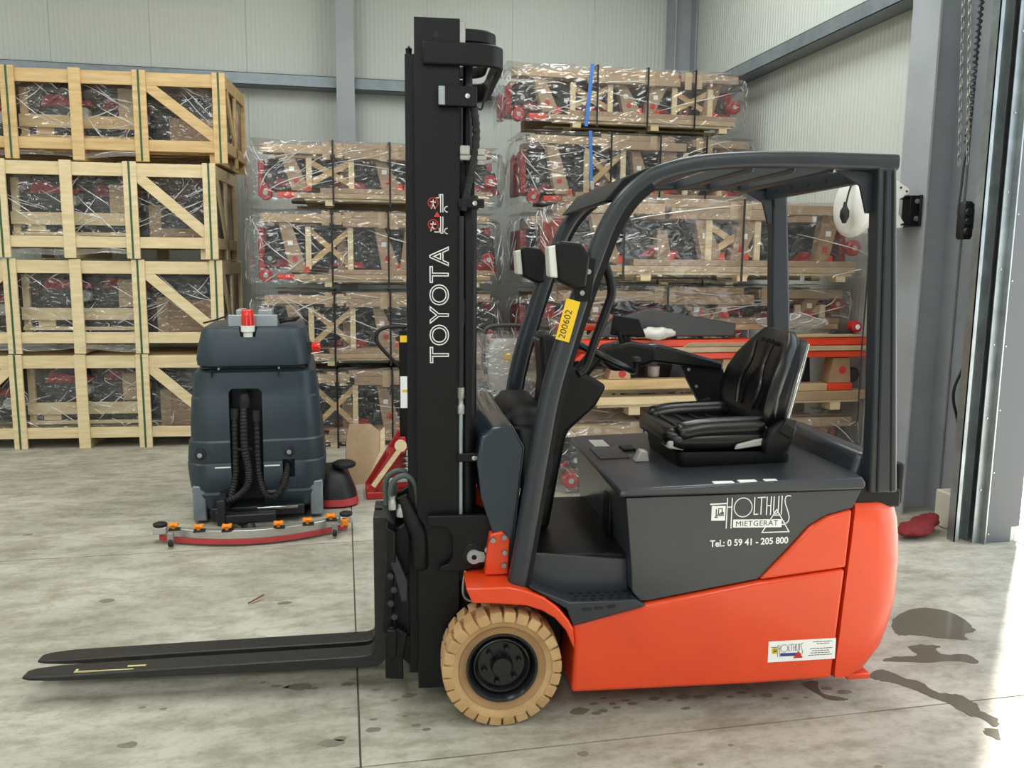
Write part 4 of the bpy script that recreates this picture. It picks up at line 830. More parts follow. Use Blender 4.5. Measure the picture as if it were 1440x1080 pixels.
def crate(idx, Xr, Yr, z0, H, rz, pale, lab):
    """local: u from the right end leftwards is negative x; front face at y=0"""
    t = .022
    c = thing('wooden_crate', lab, 'crate', (Xr, Yr, z0), rz, 'stacked wooden crates')
    mv, mh = ('wood_pale', 'wood_pale_h') if pale else ('wood', 'wood_h')
    rr = random.Random(idx)
    pw = .115; us = [0, -.685, -1.235, -1.785, -2.485]           # right edges of the posts
    j = lambda a: rr.uniform(-a, a)
    for side_, yy in (('front', 0.), ('back', CD-.05)):
        f_, b_ = yy, yy+t
        for k, u in enumerate(us):
            w = pw if k != 2 else .10
            board('post', (u-w, f_, .0), (u, b_, H-.006), mv, c)
        board('top_rail', (-CW+.005, b_+.001, H-.135), (-.003, b_+t, H-.02), mh, c)
        board('bottom_rail', (-CW+.005, b_+.001, .095), (-.003, b_+t, .195), mh, c)
        for (p, q) in (((-.685, H-.14), (-.06, .20)), ((-1.90, H-.14), (-2.50, .20))):
            MB().beam((p[0], b_+t/2+.001, p[1]+.01), (q[0], b_+t/2+.001, q[1]-.01), .095, t-.004, upd=(1, 0, .8)).build('diagonal_brace', mh, c, bevel=.003, smooth=0)
        if side_ == 'front':
            for u in (us[0]-.06, us[1]-.06, us[3]-.06):
                board('green_strap', (u-.009, -.0025, .002), (u+.009, -.0005, H-.006), 'green_strap', c, 0)
    # ends, deck, roof boards
    for xx in (-.025, -CW+.003):
        board('end_rail', (xx, .05, H-.135), (xx+.022, CD-.06, H-.02), mh, c); board('end_rail', (xx, .05, .095), (xx+.022, CD-.06, .195), mh, c)
        board('end_post', (xx-.0, .44, .0), (xx+.022, .53, H-.14), mv, c)
        MB().beam((xx+.011, .10, H-.14), (xx+.011, .44, .2), .09, .018, upd=(0, 1, .6)).build('end_brace', mh, c, smooth=0)
    for k in range(4): board('deck_board', (-CW+.03, .06+.225*k, .10), (-.03, .24+.225*k, .12), mh, c, 0)
    for u in (-.12, -1.30, -2.52): board('bearer', (u-.05, .06, .0), (u+.05, CD-.06, .098), mv, c, 0)
    for k in range(5): board('roof_board', (-CW+.04, .05+.176*k, H-.045), (-.04, .222+.176*k, H-.022), mh, c, 0)  # roof boards made wide to close the top and keep light out
    board('back_light_block', (-CW+.04, CD-.075, .125), (-.04, CD-.055, H-.05), 'cardboard_brown', c, 0)  # board added at the back to block light and darken the crate inside
    # inner timber frame seen through the film
    board('inner_beam', (-1.83, .16, .30), (-.80, .19, .41), mh, c, 0); board('inner_beam', (-1.83, .17, .205), (-.80, .20, .235), mh, c, 0)
    for u in (-1.83, -.84): board('inner_post', (u, .20, .13), (u+.06, .23, H-.15), mv, c, 0)
    board('inner_foot', (-1.70, .185, .24), (-1.55, .20, .30), mv, c, 0)
    # film behind the front frame, spilling out below
    def fsheet(u, v): return ((-CW+.05+u*(CW-.1), .09+.0*v, .15+v*(H-.24)), (0, -1, 0))
    film_sheet('film', fsheet, 60, 22, c, .03, idx*7+1, 'film', folds=60)
    def fend(u, v): return ((-.045, .12+u*(CD-.25), .13+v*(H-.2)), (1, 0, 0))
    film_sheet('end_film', fend, 14, 12, c, .02, idx*7+2, 'film_thick', folds=8)
    if idx != 3:
        def fs2(u, v): return ((-CW+.1+u*1.75, .10-.06*math.sin(u*9)*v-.09*v, .105-.06*v-.03*math.sin(u*6+idx)**2*v), (0, -1, .3))
        film_sheet('loose_film', fs2, 40, 6, c, .035, idx*7+3, 'film_thick', folds=10)
    # contents, each a thing of its own
    lv = ('top', 'second', 'third', 'bottom')[idx]
    Mx = Matrix.Rotation(rz, 3, 'Z')
    W0 = Vector((Xr, Yr, z0))
    for k, (u, nm) in enumerate(((-1.72, 'left'), (-1.25, 'middle'), (-2.42, 'far left'))):
        machine(u+j(.02), (.30, .46, .30)[k], (.43 if idx else .355) if k < 2 else .30, W0, rz, 'red and black pallet truck inside the %s crate, %s one' % (lv, nm), 'pallet trucks in the crates', 1.)
    def cbox(name, a, b, lab_, m):
        o = thing('cardboard_box', lab_, 'box', W0, rz, 'cartons in the crates')
        MB().box(a, b).build('carton', m, o, bevel=.006)
        MB().box((a[0]-.0005, a[1]-.001, (a[2]+b[2])/2), (b[0]+.0005, a[1], (a[2]+b[2])/2+.004)).build('flap_line', 'cardboard_brown', o, smooth=0)
        return o
    hh = (.30, .16, .36, .34)[idx]
    cbox('b', (-.56, .24, .125), (-.13, .72, .125+hh), 'brown carton behind the right-hand brace of the %s crate' % lv, 'cardboard_brown')
    if idx != 0: cbox('b', (-.685, .32, .125), (-.575, .70, .125+.38), 'narrow upright carton beside the post of the %s crate' % lv, 'cardboard_tan')
    cbox('b', (-1.00, .235, .415), (-.86, .355, .415+.26), 'small carton in the middle bay of the %s crate' % lv, 'cardboard_tan')
    rw = thing('dark_filler_row', 'row of black filler blocks added to darken the back of the %s crate' % lv, 'dark filler', W0, rz, 'dark filler rows in the crates')  # dark core added behind the contents so the crate inside stays dark
    for k in range(5):
        a = -CW+.10+.49*k; MB().prism([(a, .125), (a+.46, .125), (a+.45, .50), (a+.36, H-.20), (a+.12, H-.17), (a+.02, .45)], .84-.0, .895).build('body', 'dark_machine', rw, bevel=.01, smooth=0)
    ml = thing('dark_machine_cover', 'dark moulded cover seen at the right end of the %s crate' % lv, 'machine part', W0, rz, 'dark covers in the crates')
    zz = .125+hh+.005
    MB().loft([rrect(-.36, .45, .18, .16, .06, zz), rrect(-.37, .45, .17, .15, .06, zz+.10), rrect(-.40, .45, .10, .12, .05, min(zz+.20, H-.16))]).build('cover', 'dark_machine', ml, smooth=50)
    return c
CZ = [(.0, .885), (.887, .866), (1.755, .866), (2.623, .80)]
cr = [(3, -1.10, 8.10, 'lowest'), (2, -1.09, 8.10, ''), (1, -1.115, 8.08, ''), (0, -1.01, 8.14, '')]
LB = {3: 'pale wooden slatted crate standing on the floor, bottom of the left stack', 2: 'pale wooden slatted crate, second from the floor in the left stack', 1: 'pale wooden slatted crate, third from the floor in the left stack', 0: 'honey-coloured wooden crate on top of the left stack, against the wall beam'}
for (idx, X_, Y_, _), (z0_, H_) in zip(cr, CZ): crate(idx, X_, Y_, z0_, H_, R(-4), idx != 0, LB[idx])
# ================================================================ film-wrapped packs of pallet trucks
def sleeve(c, x, z0, z1, lean, w0, w1, y, m='cardboard', flip=1, red=True, dot=True):
    """tapered cardboard fork sleeve with a red tip, printed dot and small label"""
    xb = x+lean
    poly = [(x-w1/2, z1), (x+w1/2, z1), (xb+w0/2, z0+.05), (xb+w0/2-.03, z0), (xb-w0/2, z0)]
    s_ = MB().prism(poly, y, y+.09).build('fork_sleeve', m, c, bevel=.004, smooth=0)
    if red: MB().prism([(xb+w0/2-.05, z0-.005), (xb+w0/2+.035, z0+.0), (xb+w0/2+.025, z0+.055), (xb+w0/2, z0+.05)], y+.005, y+.085).build('red_tip', 'orange_red', s_, bevel=.004)
    if dot:
        MB().lathe([(0, -.002), (.026, -.002), (.026, 0)], (xb+lean*-.25, y, z0+(z1-z0)*.27), 'y', 18).build('printed_dot', 'red_print', s_)
        t = .6; MB().box((x+lean*(1-t)-.022, y-.0015, z0+(z1-z0)*t-.02), (x+lean*(1-t)+.022, y, z0+(z1-z0)*t+.02)).build('paper_label', 'white_print', s_, smooth=0)
    return s_
def pack(idx, X0, Y0, z0, H, lab, L=2.42, D=.86, rz=0., wrap=True, straps=(.84, 1.33, 1.82), full=True, film_top=True, braces=((.56, .93), (1.58, 1.95)), pallet=True, scol='black_strap', lead=.0):
    rr = random.Random(idx*11+3); j = lambda a: rr.uniform(-a, a)
    c = thing('wrapped_pack', lab, 'wrapped pallet', (X0, Y0, z0), rz, 'film-wrapped packs of pallet trucks')
    zb = .066 if pallet else .0
    if pallet:
        for k in range(3): MB().box((.40, .02+.36*k, .046), (L-.06, .12+.36*k, .064)).build('pallet_board', 'wood_pale_h', c, smooth=0)
        for xx in (.62, 1.40, L-.16):
            for k in range(3): MB().box((xx-.035, .015+.36*k, 0), (xx+.045, .115+.36*k, .045)).build('pallet_block', 'wood_pale', c, smooth=0)
    zt = H-.05; m0 = zb+.095; m1 = zt-.105
    # lower wrapped forks
    MB().box((.33+j(.05), .0, zb), (L-.04+j(.03), .16, zb+.045)).build('lower_beam', 'cardboard_tan', c, bevel=.005, smooth=0)
    MB().box((.55+j(.08), .012, zb+.047), (L+.0+j(.03), .17, zb+.092)).build('lower_beam', 'cardboard', c, bevel=.005, smooth=0)
    MB().box((.25, D-.17, zb), (L-.06, D, zb+.11)).build('lower_beam', 'cardboard', c, bevel=.005, smooth=0)
    MB().box((.16, .02, zb+.0), (.33, .14, zb+.05)).build('red_tip', 'orange_red', c, bevel=.006)
    # upper wrapped forks
    MB().box((.02+j(.02), .0, m1), (.80+j(.05), .15, m1+.075)).build('upper_beam', 'cardboard_tan', c, bevel=.005, smooth=0)
    MB().box((.80+j(.04), -.006, m1-.03), (1.62+j(.05), .15, m1+.05)).build('upper_beam', 'cardboard', c, bevel=.005, smooth=0)
    MB().box((.78+j(.03), .004, m1+.052), (1.55+j(.1), .15, zt)).build('upper_beam', 'cardboard', c, bevel=.005, smooth=0)
    MB().box((1.65+j(.02), .004, m1+.02), (L-.02, .15, zt-.012)).build('upper_beam', 'cardboard', c, bevel=.005, smooth=0)
    MB().box((.10, D-.16, m1-.01), (L-.04, D, zt-.01)).build('upper_beam', 'cardboard', c, bevel=.005, smooth=0)
    for k in range(3): MB().box((.5+.6*k+j(.05), .16, m1+.03), (.85+.6*k+j(.05), D-.17, zt-.02)).build('top_sheet', 'cardboard', c, bevel=.004, smooth=0)
    for xx in [s_ for s_ in straps]:
        MB().box((xx-.09, -.009, m1-.035+j(.02)), (xx-.022, -.0065, zt+.002)).build('paper_tape', 'cardboard_tan', c, smooth=0)
        MB().box((xx+.020, -.009, m1-.03+j(.02)), (xx+.085, -.0065, zt-.01)).build('paper_tape', 'cardboard_tan', c, smooth=0)
    MB().box((.06, .03, zb+.093), (L-.05, D-.18, zb+.095)).build('deck_light_block', 'cardboard_brown', c, smooth=0)  # continuous sheet added to block light coming through from below
    MB().box((.06, .16, m1-.028), (L-.05, D-.17, m1-.024)).build('top_light_block', 'cardboard_brown', c, smooth=0)  # continuous sheet added to block light coming in from above
    MB().box((.04, .50, m0), (L-.06, .66, m1-.03)).build('dark_core', 'dark_machine', c, bevel=.01, smooth=0)  # solid dark block added to darken the see-through inside of the pack
    if pallet: MB().box((.30, D-.03, .0), (L-.05, D-.01, .045)).build('rear_gap_block', 'wood_pale_h', c, smooth=0)  # board added to close the rear gap, so the space between levels stays dark
    # braces with X diagonals
    for (a, b) in braces:
        for xx in (a, b): MB().box((xx, .03, m0), (xx+.05, .055, m1-.032)).build('brace_upright', 'wood_pale', c, smooth=0)
        MB().beam((a+.03, .068, m0+.04), (b+.02, .068, m1-.06), .05, .02, upd=(0, 0, 1)).build('brace_diagonal', 'wood_h', c, smooth=0)
        MB().beam((a+.03, .090, m1-.06), (b+.02, .090, m0+.04), .05, .02, upd=(0, 0, 1)).build('brace_diagonal', 'wood_h', c, smooth=0)
    # sleeves
    sleeve(c, .24+j(.03), m0-.03, m1-.005, .11, .14, .11, .02)
    sleeve(c, .76+j(.03), m0, m1-.11, .02, .11, .08, .13, dot=False)
    sleeve(c, 1.08+j(.03), m0, m1-.03, .10, .16, .09, .05)
    sleeve(c, 1.43+j(.03), m0, m1-.03, -.08, .12, .17, .04)
    sleeve(c, 1.78+j(.03), m0, m1-.10, .0, .10, .09, .14, red=False)
    sleeve(c, L-.24+j(.03), m0-.01, m1+.03, -.06, .12, .15, .05, 'cardboard_brown')
    # dark pump bodies and red frames of the trucks inside
    for k, (xx, w) in enumerate(((.05, .30), (.45, .36), (.98, .34), (1.42, .40), (1.9, .34))):
        MB().prism([(xx, m0), (xx+w, m0), (xx+w*.9, m1-.09), (xx+w*.5, m1-.04), (xx+.08, m1-.12)], .24, .24+.38).build('pump_body', 'dark_machine', c, bevel=.012, smooth=0)
    for k, (xx, zz) in enumerate(((.02, m0+.02), (.62, m0+.02), (1.25, m0+.03), (1.9, m0))):
        MB().prism([(xx, zz), (xx+.34, zz-.01), (xx+.32, zz+.045), (xx+.1, zz+.075)], .17, .22).build('fork_frame', 'red_paint', c, bevel=.006, smooth=0)
    for k, (xx, zz) in enumerate(((.06, zb+.035), (.10, zb+.19), (L-.02, zb+.20))):
        MB().lathe([(0, -.03), (.05, -.03), (.062, -.02), (.062, .03), (.05, .04), (0, .04)], (xx, .05+.02*k, zz), 'y', 18).build('roller', 'red_paint' if k != 1 else 'dark_machine', c, smooth=40)
        MB().lathe([(0, -.034), (.02, -.034), (.022, -.03)], (xx, .05+.02*k, zz), 'y', 12).build('roller_hub', 'lever_grey', c)
    for yy in (.25, .58):      # trucks' red ends showing on both short sides
        MB().prism([(yy, zb+.08), (yy+.20, zb+.08), (yy+.17, m1-.04), (yy+.03, m1-.04)], -.02, .04, 'x').build('truck_end', 'red_paint', c, bevel=.008)
        MB().prism([(yy, zb+.08), (yy+.20, zb+.08), (yy+.17, m1-.0), (yy+.03, m1-.0)], L-.03, L+.03, 'x').build('truck_end', 'red_paint', c, bevel=.008)
    # straps
    for xx in straps:
        s_ = MB().box((xx-.009, -.062, .0), (xx+.009, -.060, zt+.016)); s_.box((xx-.009, -.062, zt+.0145), (xx+.009, D*.9, zt+.016)); s_.v = [(x_+(.018*rr.random() if False else 0), y_, z_) for x_, y_, z_ in s_.v]
        s_.build('strap', scol, c, smooth=0)
    # film: a skin round the sides and a crumpled cap
    if wrap:
        path = [(-.05, D*.85), (-.10, D*.45), (-.09, .10), (-.02, -.02), (.25, -.028), (L*.5, -.028), (L-.1, -.028), (L+.03, .0), (L+.10, .14), (L+.10, D*.5), (L+.06, D*.85)]
        sp = smoothpath([(a, b, 0) for a, b in path], 10); n_ = len(sp)-1
        def wall(u, v):
            t = u*n_; i = min(n_-1, int(t)); p = sp[i].lerp(sp[i+1], t-i); d = (sp[i+1]-sp[i]).normalized(); nn = Vector((d.y, -d.x, 0))
            end = min(1, abs(p.x-L/2)/(L/2))**6
            q = p-nn*(.04*max(0, v-.8)/.2*end)+nn*(.015*end*math.sin(v*3.1))
            return ((q.x, q.y, .03+.0*end+(zt+.012-.03)*v-(.05*end*(v > .9))), nn)
        film_sheet('film', wall, 110, 18, c, .020, idx*5+1, 'film', folds=64, asp=.16)
        if film_top:
            def cap(u, v):
                x_ = -.06+u*(L+.10); return ((x_, -.02+v*(D*.9), zt+.006+.018*math.sin(math.pi*min(1, u*3.2))*math.sin(math.pi*v)*(u < .32)), (0, -.2, 1))
            film_sheet('film_cap', cap, 60, 12, c, .014, idx*5+2, 'film_thick', folds=14)
    return c
# left stack behind the mast
LS = [(0.0, .775, 'film-wrapped pallet truck pack standing on the floor behind the scrubber', -.73), (.777, .735, 'film-wrapped pallet truck pack, second from the floor behind the scrubber beacon', -.74), (1.514, .735, 'film-wrapped pallet truck pack with twin straps, third from floor left of mast', -.75), (2.251, .61, 'topmost film-wrapped pallet truck pack of the stack left of the mast', -.73)]
for k, (z_, h_, lab, x_) in enumerate(LS): pack(k+1, x_, 7.90, z_, h_, lab, rz=R(-.6+.3*k), L=2.15, straps=(.66, 1.17, 1.72), braces=((.42, .80), (1.45, 1.80)))
# right rear stack
RS = [(0.0, .76, 'film-wrapped pack on the floor in the back corner, behind the shorter stack', 1.75), (.762, .765, 'film-wrapped pack, second from the floor in the tall corner stack', 1.75), (1.529, .745, 'film-wrapped pack, middle of the tall corner stack behind the guard', 1.75), (2.276, .755, 'film-wrapped pack under the topmost one in the tall corner stack', 1.74), (3.033, .60, 'topmost film-wrapped pack in the corner, tied with a blue strap', 1.585)]
RP = []
for k, (z_, h_, lab, x_) in enumerate(RS): RP.append(pack(k+11, x_, 7.86, z_, h_, lab, rz=R(.6 if k < 4 else -.5), L=2.27, straps=(.80, 1.30, 1.78)))
MB().beam((.74, -.075, .565), (.69, -.075, .0), .035, .003, upd=(1, 0, 0)).build('blue_strap', 'blue_strap', RP[4], smooth=0)
MB().beam((.58, -.08, .72), (.60, -.08, .22), .030, .003, upd=(1, 0, 0)).build('blue_strap', 'blue_strap', RP[3], smooth=0)
MB().box((.585, -.10, .17), (.625, -.075, .25)).build('ratchet_buckle', 'steel', RP[3], bevel=.004)
# front right stack
FX, FY = 1.62, 5.92
pack(21, FX, FY, 0, .60, 'film-wrapped pack on the floor directly behind the forklift', L=2.42, D=.84, straps=(.60, 1.7))
pack(23, FX-.02, FY+.18, 1.235, .385, 'low film-wrapped pack carrying the pack with the wooden cross', L=2.40, D=.62, straps=(.85, 1.75), braces=((1.98, 2.2),), pallet=False)
pack(24, FX-.02, FY, 1.622, .645, 'film-wrapped pack with a wooden cross, framed by the overhead guard', L=2.40, D=.82, straps=(.42, 1.36), braces=((1.10, 1.50),))
# unwrapped pallet with orange forks between them
op = thing('open_pallet', 'unwrapped pallet of orange forks with cardboard wedges behind the seat', 'loaded pallet', (FX, FY-.02, .602), 0)
for k in range(3): MB().box((.25, .03+.34*k, .062), (2.45, .15+.34*k, .084)).build('pallet_board', 'wood_pale_h', op, smooth=0)
for xx in (.5, 1.3, 2.2):
    for k in range(3): MB().box((xx, .03+.34*k, 0), (xx+.09, .15+.34*k, .061)).build('pallet_block', 'wood_pale', op, smooth=0)
MB().box((.2, .0, .085), (1.05, .13, .14)).build('timber', 'wood_pale_h', op, bevel=.004, smooth=0)
MB().box((-.02, .02, .20), (1.10, .12, .275)).build('timber', 'wood_h', op, bevel=.004, smooth=0)
MB().box((1.3, .0, .085), (2.5, .14, .155)).build('lower_beam', 'cardboard', op, bevel=.005, smooth=0)
MB().box((1.75, .02, .157), (2.16, .14, .215)).build('lower_beam', 'cardboard_tan', op, bevel=.005, smooth=0)
MB().box((2.165, .018, .157), (2.38, .142, .215)).build('red_tip', 'orange_red', op, bevel=.006)
for (xx, w0, w1) in ((2.27, .20, .13), (.42, .18, .10), (1.32, .18, .12)):
    s_ = MB().prism([(xx-w0/2, .217 if xx > 1.2 else .277), (xx+w0/2, .217 if xx > 1.2 else .277), (xx+w0/2-.02, .42), (xx-w1/2, .42)], .03, .15).build('fork_sleeve', 'cardboard_brown' if xx > 2 else 'cardboard_tan', op, bevel=.004, smooth=0)
    MB().lathe([(0, -.002), (.030, -.002), (.030, 0)], (xx+.02, .03, .32), 'y', 18).build('printed_dot', 'red_print', s_)
MB().lathe([(0, .0), (.05, 0), (.06, .01), (.06, .07), (.05, .08), (0, .08)], (2.44, .10, .27), 'y', 18).build('roller', 'dark_machine', op)
for xx in (.62, .9, 1.6, 1.95): MB().prism([(xx, .16), (xx+.22, .16), (xx+.2, .40), (xx+.05, .40)], .28, .6).build('pump_body', 'dark_machine', op, bevel=.01, smooth=0)
MB().lathe([(0, 0), (.04, 0), (.045, .01), (.045, .08), (0, .085)], (.74, .16, .28), 'z', 16).build('valve', 'lever_grey', op)
for k, (x0, x1, y0, z0, z1, m) in enumerate(((.05, 2.48, .0, .425, .475, 'orange_red'), (.0, 2.5, .16, .425, .475, 'orange_red'), (.25, 2.5, -.01, .477, .52, 'cardboard_tan'), (.9, 1.75, -.012, .52, .555, 'cardboard'), (-.05, 1.6, .0, .522, .575, 'orange_red'), (1.62, 2.52, .0, .522, .585, 'orange_red'), (1.78, 2.46, -.012, .586, .612, 'cardboard_tan'))):
    MB().prism([(x0, z0), (x1, z0+.004), (x1-.03, z1), (x0+.06, z1)], y0, y0+.15).build('orange_fork' if 'orange' in m else 'cardboard_strip', m, op, bevel=.006, smooth=0)
# loose things on the orange forks
gc = thing('grey_cover', 'dark grey moulded cover lying on the orange forks behind the seat', 'cover', (FX, FY-.02, 1.20), 0)
MB().prism([(.20, .0), (.36, .13), (.62, .215), (1.35, .10), (1.34, -.0)], .02, .09).build('panel', 'grey_cover', gc, bevel=.012)
pb = thing('plastic_bag', 'small white plastic bag in front of the dark grey cover', 'bag', (FX+.66, FY-.08, 1.195), 0)
def blob(u, v): a = 2*math.pi*u; t = math.pi*v; return ((.14*math.cos(a)*math.sin(t), .045*math.sin(a)*math.sin(t), .04+.035*math.cos(t)), (math.cos(a)*math.sin(t), math.sin(a)*math.sin(t), math.cos(t)))
film_sheet('bag', blob, 48, 24, pb, .022, 77, 'weld_film', freq=13)
pb2 = thing('crumpled_film', 'crumpled clear film bundled on the orange forks by the backrest', 'plastic film', (FX+1.85, FY+.03, 1.25), 0)
def blob2(u, v): a = 2*math.pi*u; t = math.pi*v; return ((.30*math.cos(a)*math.sin(t), .04*math.sin(a)*math.sin(t), .055+.045*math.cos(t)), (math.cos(a)*math.sin(t), math.sin(a)*math.sin(t), math.cos(t)))
film_sheet('film', blob2, 60, 24, pb2, .03, 78, 'film_thick', folds=30, freq=9)
rl = thing('red_roller', 'red and white roller on top of the orange forks near the rear pillar', 'roller', (FX+2.36, FY-.03, 1.218), 0)
MB().lathe([(0, -.02), (.03, -.02), (.045, -.01), (.05, .02), (.05, .06), (.04, .075), (0, .075)], (0, 0, .052), 'y', 20).build('tyre', 'red_paint', rl); MB().lathe([(0, -.024), (.018, -.024), (.022, -.018)], (0, 0, .052), 'y', 14).build('hub', 'white_paint', rl)
MB().prism([(-.22, 0), (-.02, .002), (-.06, .035), (-.18, .03)], 0, .05).build('bracket', 'dark_machine', rl, bevel=.006)
# ================================================================ hand pallet trucks behind the mast
pt = thing('hand_pallet_truck', 'red hand pallet truck with black loop handle standing behind the mast', 'pallet truck', (.28, 6.18, 0), R(0))
lp = smoothpath([(.13, 0, .96), (.085, 0, 1.01), (.0, 0, 1.10), (-.045, 0, 1.17), (-.03, 0, 1.235), (.04, 0, 1.265), (.15, 0, 1.268), (.28, 0, 1.262), (.34, 0, 1.22), (.34, 0, 1.15), (.27, 0, 1.06), (.19, 0, .97)], 6)
MB().tube(lp, .014, 12).build('handle', 'rubber', pt, smooth=60)
sf = MB().box((.12, -.022, .36), (.185, .022, 1.245)).build('shaft', 'mast_black', pt, bevel=.008)
MB().box((.125, -.0245, 1.155), (.18, -.0225, 1.205)).build('yellow_label', 'yellow_tape', sf, smooth=0)
MB().box((.125, -.0245, .66), (.18, -.0225, .90)).build('white_label', 'white_print', sf, smooth=0); MB().box((.14, -.0255, .78), (.178, -.0245, .80)).build('label_mark', 'yellow_print', sf, smooth=0)
MB().box((-.14, -.15, .0), (.22, .18, .055)).build('base', 'red_paint', pt, bevel=.008)
MB().prism([(-.14, .05), (-.08, .05), (.16, .40), (.15, .46), (.115, .46)], -.14, -.09).build('side_frame', 'red_paint', pt, bevel=.006); MB().prism([(-.14, .05), (-.08, .05), (.16, .40), (.15, .46), (.115, .46)], .12, .17).build('side_frame', 'red_paint', pt, bevel=.006)
MB().box((.02, -.08, .05), (.22, .11, .34)).build('pump_housing', 'red_paint', pt, bevel=.02)
MB().beam((-.09, -.145, .10), (.13, -.145, .40), .035, .008, upd=(1, 0, -.7)).build('wood_strip', 'wood_pale', pt, smooth=0)
MB().lathe([(0, -.012), (.045, -.012), (.045, 0)], (.115, -.14, .40), 'y', 20).build('end_disc', 'wood_pale', pt)
cs = [(.165+.04*math.cos(t), -.10+.04*math.sin(t), .155+.020*t/math.pi) for t in [k*math.pi/8 for k in range(8*8+1)]]
MB().tube(cs, .008, 8).build('spring', 'steel', pt); MB().tube([(.165, -.10, .13), (.165, -.10, .36)], .016, 10).build('pump_rod', 'chrome', pt)
MB().box((-.0, -.19, .135), (.17, -.16, .165)).build('lever_bar', 'galv_light', pt, bevel=.004)
for yy in (-.10, .12): MB().lathe([(0, yy-.02), (.07, yy-.02), (.075, yy-.015), (.075, yy+.02), (0, yy+.025)], (.30, 0, .078), 'y', 20).build('steer_wheel', 'rubber', pt)
cb = thing('cardboard_sheet', 'pale folded cardboard leaning against the red hand pallet truck', 'cardboard', (.12, 6.50, 0), R(12))
MB().prism([(-.14, 0), (.03, 0), (.16, .25), (.17, .40), (.10, .47), (-.07, .48), (-.10, .38)], 0, .014).build('sheet', 'cardboard_tan', cb, smooth=0, rot=(R(-12), 0, 0)); MB().prism([(.03, .0), (.07, .02), (.20, .26), (.21, .44), (.17, .40), (.16, .25)], -.01, .014).build('folded_edge', 'wood_pale', cb, smooth=0, rot=(R(-12), 0, 0))
p2 = thing('wrapped_pallet_truck', 'grey film-wrapped electric pallet truck with loop handle behind the front guard pillar', 'pallet truck', (1.37, 7.0, 0), 0)
lp = smoothpath([(-.17, 0, .80), (-.195, 0, .90), (-.19, 0, 1.12), (-.15, 0, 1.20), (.0, 0, 1.215), (.15, 0, 1.20), (.19, 0, 1.12), (.195, 0, .9), (.17, 0, .80)], 6)
MB().tube(lp, .018, 12).build('handle', 'grey_cover', p2, smooth=60)
MB().loft([rrect(0, .0, .13, .06, .03, .66), rrect(0, .0, .16, .07, .04, .80), rrect(0, .0, .15, .07, .04, 1.05), rrect(0, .0, .10, .05, .03, 1.10)]).build('control_head', 'lever_grey', p2, smooth=50)
MB().box((-.03, -.075, .92), (.03, -.071, .99)).build('yellow_label', 'yellow_tape', p2, smooth=0)
MB().tube([(0, .02, .30), (0, .0, .70)], .04, 12).build('tiller', 'dark_machine', p2)
MB().loft([rrect(0, .10, .26, .20, .06, .0), rrect(0, .10, .27, .20, .06, .25), rrect(0, .10, .25, .18, .06, .45), rrect(0, .12, .18, .12, .05, .52)]).build('drive_cover', 'lever_grey', p2, smooth=50)
def wrap2(u, v): a = 2*math.pi*u; r_ = .30-.06*v; return ((r_*math.cos(a), .06+(r_*.72)*math.sin(a), .03+1.12*v), (math.cos(a), math.sin(a), 0))
film_sheet('film', wrap2, 40, 24, p2, .045, 91, 'film_thick', folds=20)

# ================================================================ on and beside the steel column
hr = thing('hose_reel', 'white wall-mounted cable reel with black bracket on the steel column', 'reel', (3.60, 5.16, 2.135), 0)
MB().lathe([(0, -.26), (.08, -.262), (.15, -.25), (.195, -.225), (.20, -.20), (.195, -.18), (.17, -.17), (.17, -.05), (.16, -.03), (0, -.03)], (0, 0, 0), 'x', 40).build('drum', 'white_paint', hr, smooth=50)
MB().prism([(-.19, .06), (-.06, .17), (.06, .185), (.17, .13), (.165, .09), (.10, .06), (.10, -.04), (.15, -.10), (.14, -.13), (-.02, -.145), (-.12, -.12)], -.075, -.05).build('side_plate', 'white_paint', hr, bevel=.006)
MB().prism([(-.19, .06), (-.06, .17), (.06, .185), (.17, .13), (.165, .09), (.12, .06), (.12, -.04), (.15, -.10), (.14, -.14), (-.02, -.15), (-.12, -.12)], .05, .075).build('side_plate', 'white_paint', hr, bevel=.006)
for (a, b) in ((.145, .112), (.125, -.11), (-.03, .12), (.10, .135)): MB().lathe([(0, -.081), (.007, -.080), (.008, -.075)], (a, 0, b), 'y', 10).build('screw', 'dark_machine', hr)
bk_ = MB().box((.13, -.09, -.115), (.255, .09, -.10)).box((.247, -.10, -.12), (.258, .10, .09)).box((.13, -.09, .07), (.255, .09, .085)).box((.225, -.115, -.12), (.235, -.10, .09)).build('bracket', 'mast_black', hr, bevel=.004)
MB().box((.165, -.098, -.115), (.252, -.088, .085)).build('bracket_plate', 'mast_black', hr, bevel=.004)
for zz in (-.07, .045): MB().lathe([(0, -.110), (.016, -.108), (.018, -.098)], (.215, 0, zz), 'y', 12).build('bolt', 'steel', hr)
MB().tube(smoothpath([(-.26, -.05, .16), (-.275, -.08, .15), (-.30, -.09, .08), (-.315, -.09, -.0)], 5), .006, 8).build('cable', 'rubber', hr); MB().lathe([(0, -.11), (.012, -.11), (.02, -.09), (.03, -.07), (.03, -.03), (.014, 0), (.010, .03), (0, .03)], (-.318, -.09, 0), 'z', 14).build('plug', 'rubber', hr)
MB().lathe([(0, 0), (.02, 0), (.02, .04), (0, .045)], (-.25, -.05, .15), 'z', 12).build('cable_guide', 'rubber', hr)
MB().tube(smoothpath([(-.16, -.13, -.14), (-.15, -.14, -.4), (-.155, -.14, -.9), (-.15, -.14, -1.45)], 5), .005, 8).build('drop_cable', 'rubber', hr)
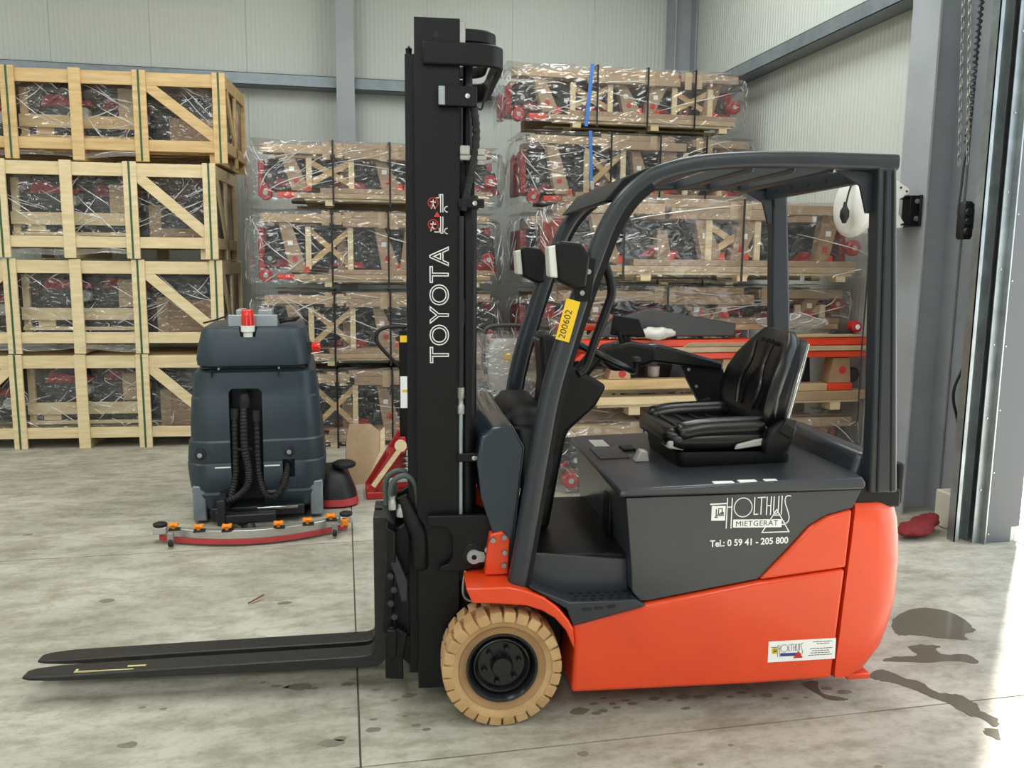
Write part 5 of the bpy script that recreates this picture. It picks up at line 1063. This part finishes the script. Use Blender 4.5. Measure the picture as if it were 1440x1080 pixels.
# chain loops of the door hoist
for q, (xa, xb, lab) in enumerate(((3.70, 3.845, 'steel hoist chain hanging beside the door track, outer strand'), (3.735, 3.85, 'steel hoist chain hanging beside the door track, inner strand'))):
    ch = thing('hoist_chain', lab, 'chain', (0, 0, 0), 0, 'door hoist chains'); proto = None; n_ = 52
    for k in range(n_):
        t = k/(n_-1); z = 4.15-t*1.75; x = xa+(xb-xa)*t; y = (4.66, 4.74)[q]
        if proto is None:
            a = [(.009*math.cos(s_)*1., 0, .022*math.sin(s_)) for s_ in [2*math.pi*i/10 for i in range(10)]]
            proto = MB().tube(a, .0035, 6, True, upd=(0, 1, 0)).build('chain_link', 'steel', ch); o = proto
        else: o = inst(proto, ch)
        o.location = (x, y, z); o.rotation_euler = (0, R(-5), R(90*(k % 2)+45*0))
cc_ = thing('coiled_cord', 'dark coiled cord hanging down beside the door track', 'cord')
N = 46; hel = []
for k in range(N*8+1):
    t = k/(N*8); base = Vector((3.905-.045*t, 4.70, 4.2-1.70*t)); a = 2*math.pi*k/8; hel.append(base+Vector((.014*math.cos(a), .014*math.sin(a), 0)))
MB().tube(hel, .0045, 5).build('coil', 'dark_print', cc_); MB().tube(smoothpath([hel[-1], (3.858, 4.70, 2.42), (3.85, 4.70, 2.25), (3.842, 4.70, 2.12), (3.845, 4.70, 2.07), (3.87, 4.71, 2.05)], 5), .007, 8).build('tail', 'dark_print', cc_); MB().tube([(3.89, 4.705, 4.2), (3.885, 4.705, 3.0)], .005, 8).build('wire', 'dark_print', cc_)
sk_ = thing('door_switch', 'black switch box fixed beside the door track', 'switch', (3.93, 4.74, 2.05)); 
MB().loft([rrect(0, 0, .03, .03, .012, -.13), rrect(0, 0, .04, .035, .015, -.11), rrect(0, 0, .04, .035, .015, .09), rrect(0, 0, .025, .025, .012, .11)]).build('housing', 'rubber', sk_, smooth=50)
for zz in (-.08, -.02, .04): MB().lathe([(0, -.05), (.02, -.05), (.024, -.035)], (-.01, 0, zz), 'y', 14).build('push_button', 'dark_machine', sk_)
MB().box((.03, -.02, -.06), (.22, .02, .06)).build('mounting_arm', 'galv', sk_, smooth=0)
dw = thing('door_cable', 'black cable bowing out beside the door track', 'cable')
MB().tube(smoothpath([(3.925, 4.62, 1.60), (3.925, 4.62, 1.25), (3.915, 4.62, 1.12), (3.86, 4.62, .98), (3.86, 4.62, .88), (3.90, 4.62, .76), (3.925, 4.62, .60), (3.92, 4.62, .222)], 5), .009, 8).build('cable', 'rubber', dw)
# red rag in the corner
rg = thing('red_rag', 'crumpled dark red sack on the floor beside the door column', 'rag', (3.66, 4.60, 0), R(25))
def ragf(u, v): a = 2*math.pi*u; t = math.pi*v; return ((.20*math.cos(a)*math.sin(t), .07*math.sin(a)*math.sin(t), .055+.035*math.cos(t)+.05*max(0, math.cos(a))*math.sin(t)), (math.cos(a)*math.sin(t), math.sin(a)*math.sin(t), .5*math.cos(t)))
film_sheet('cloth', ragf, 64, 32, rg, .030, 55, 'rag_red', freq=11)
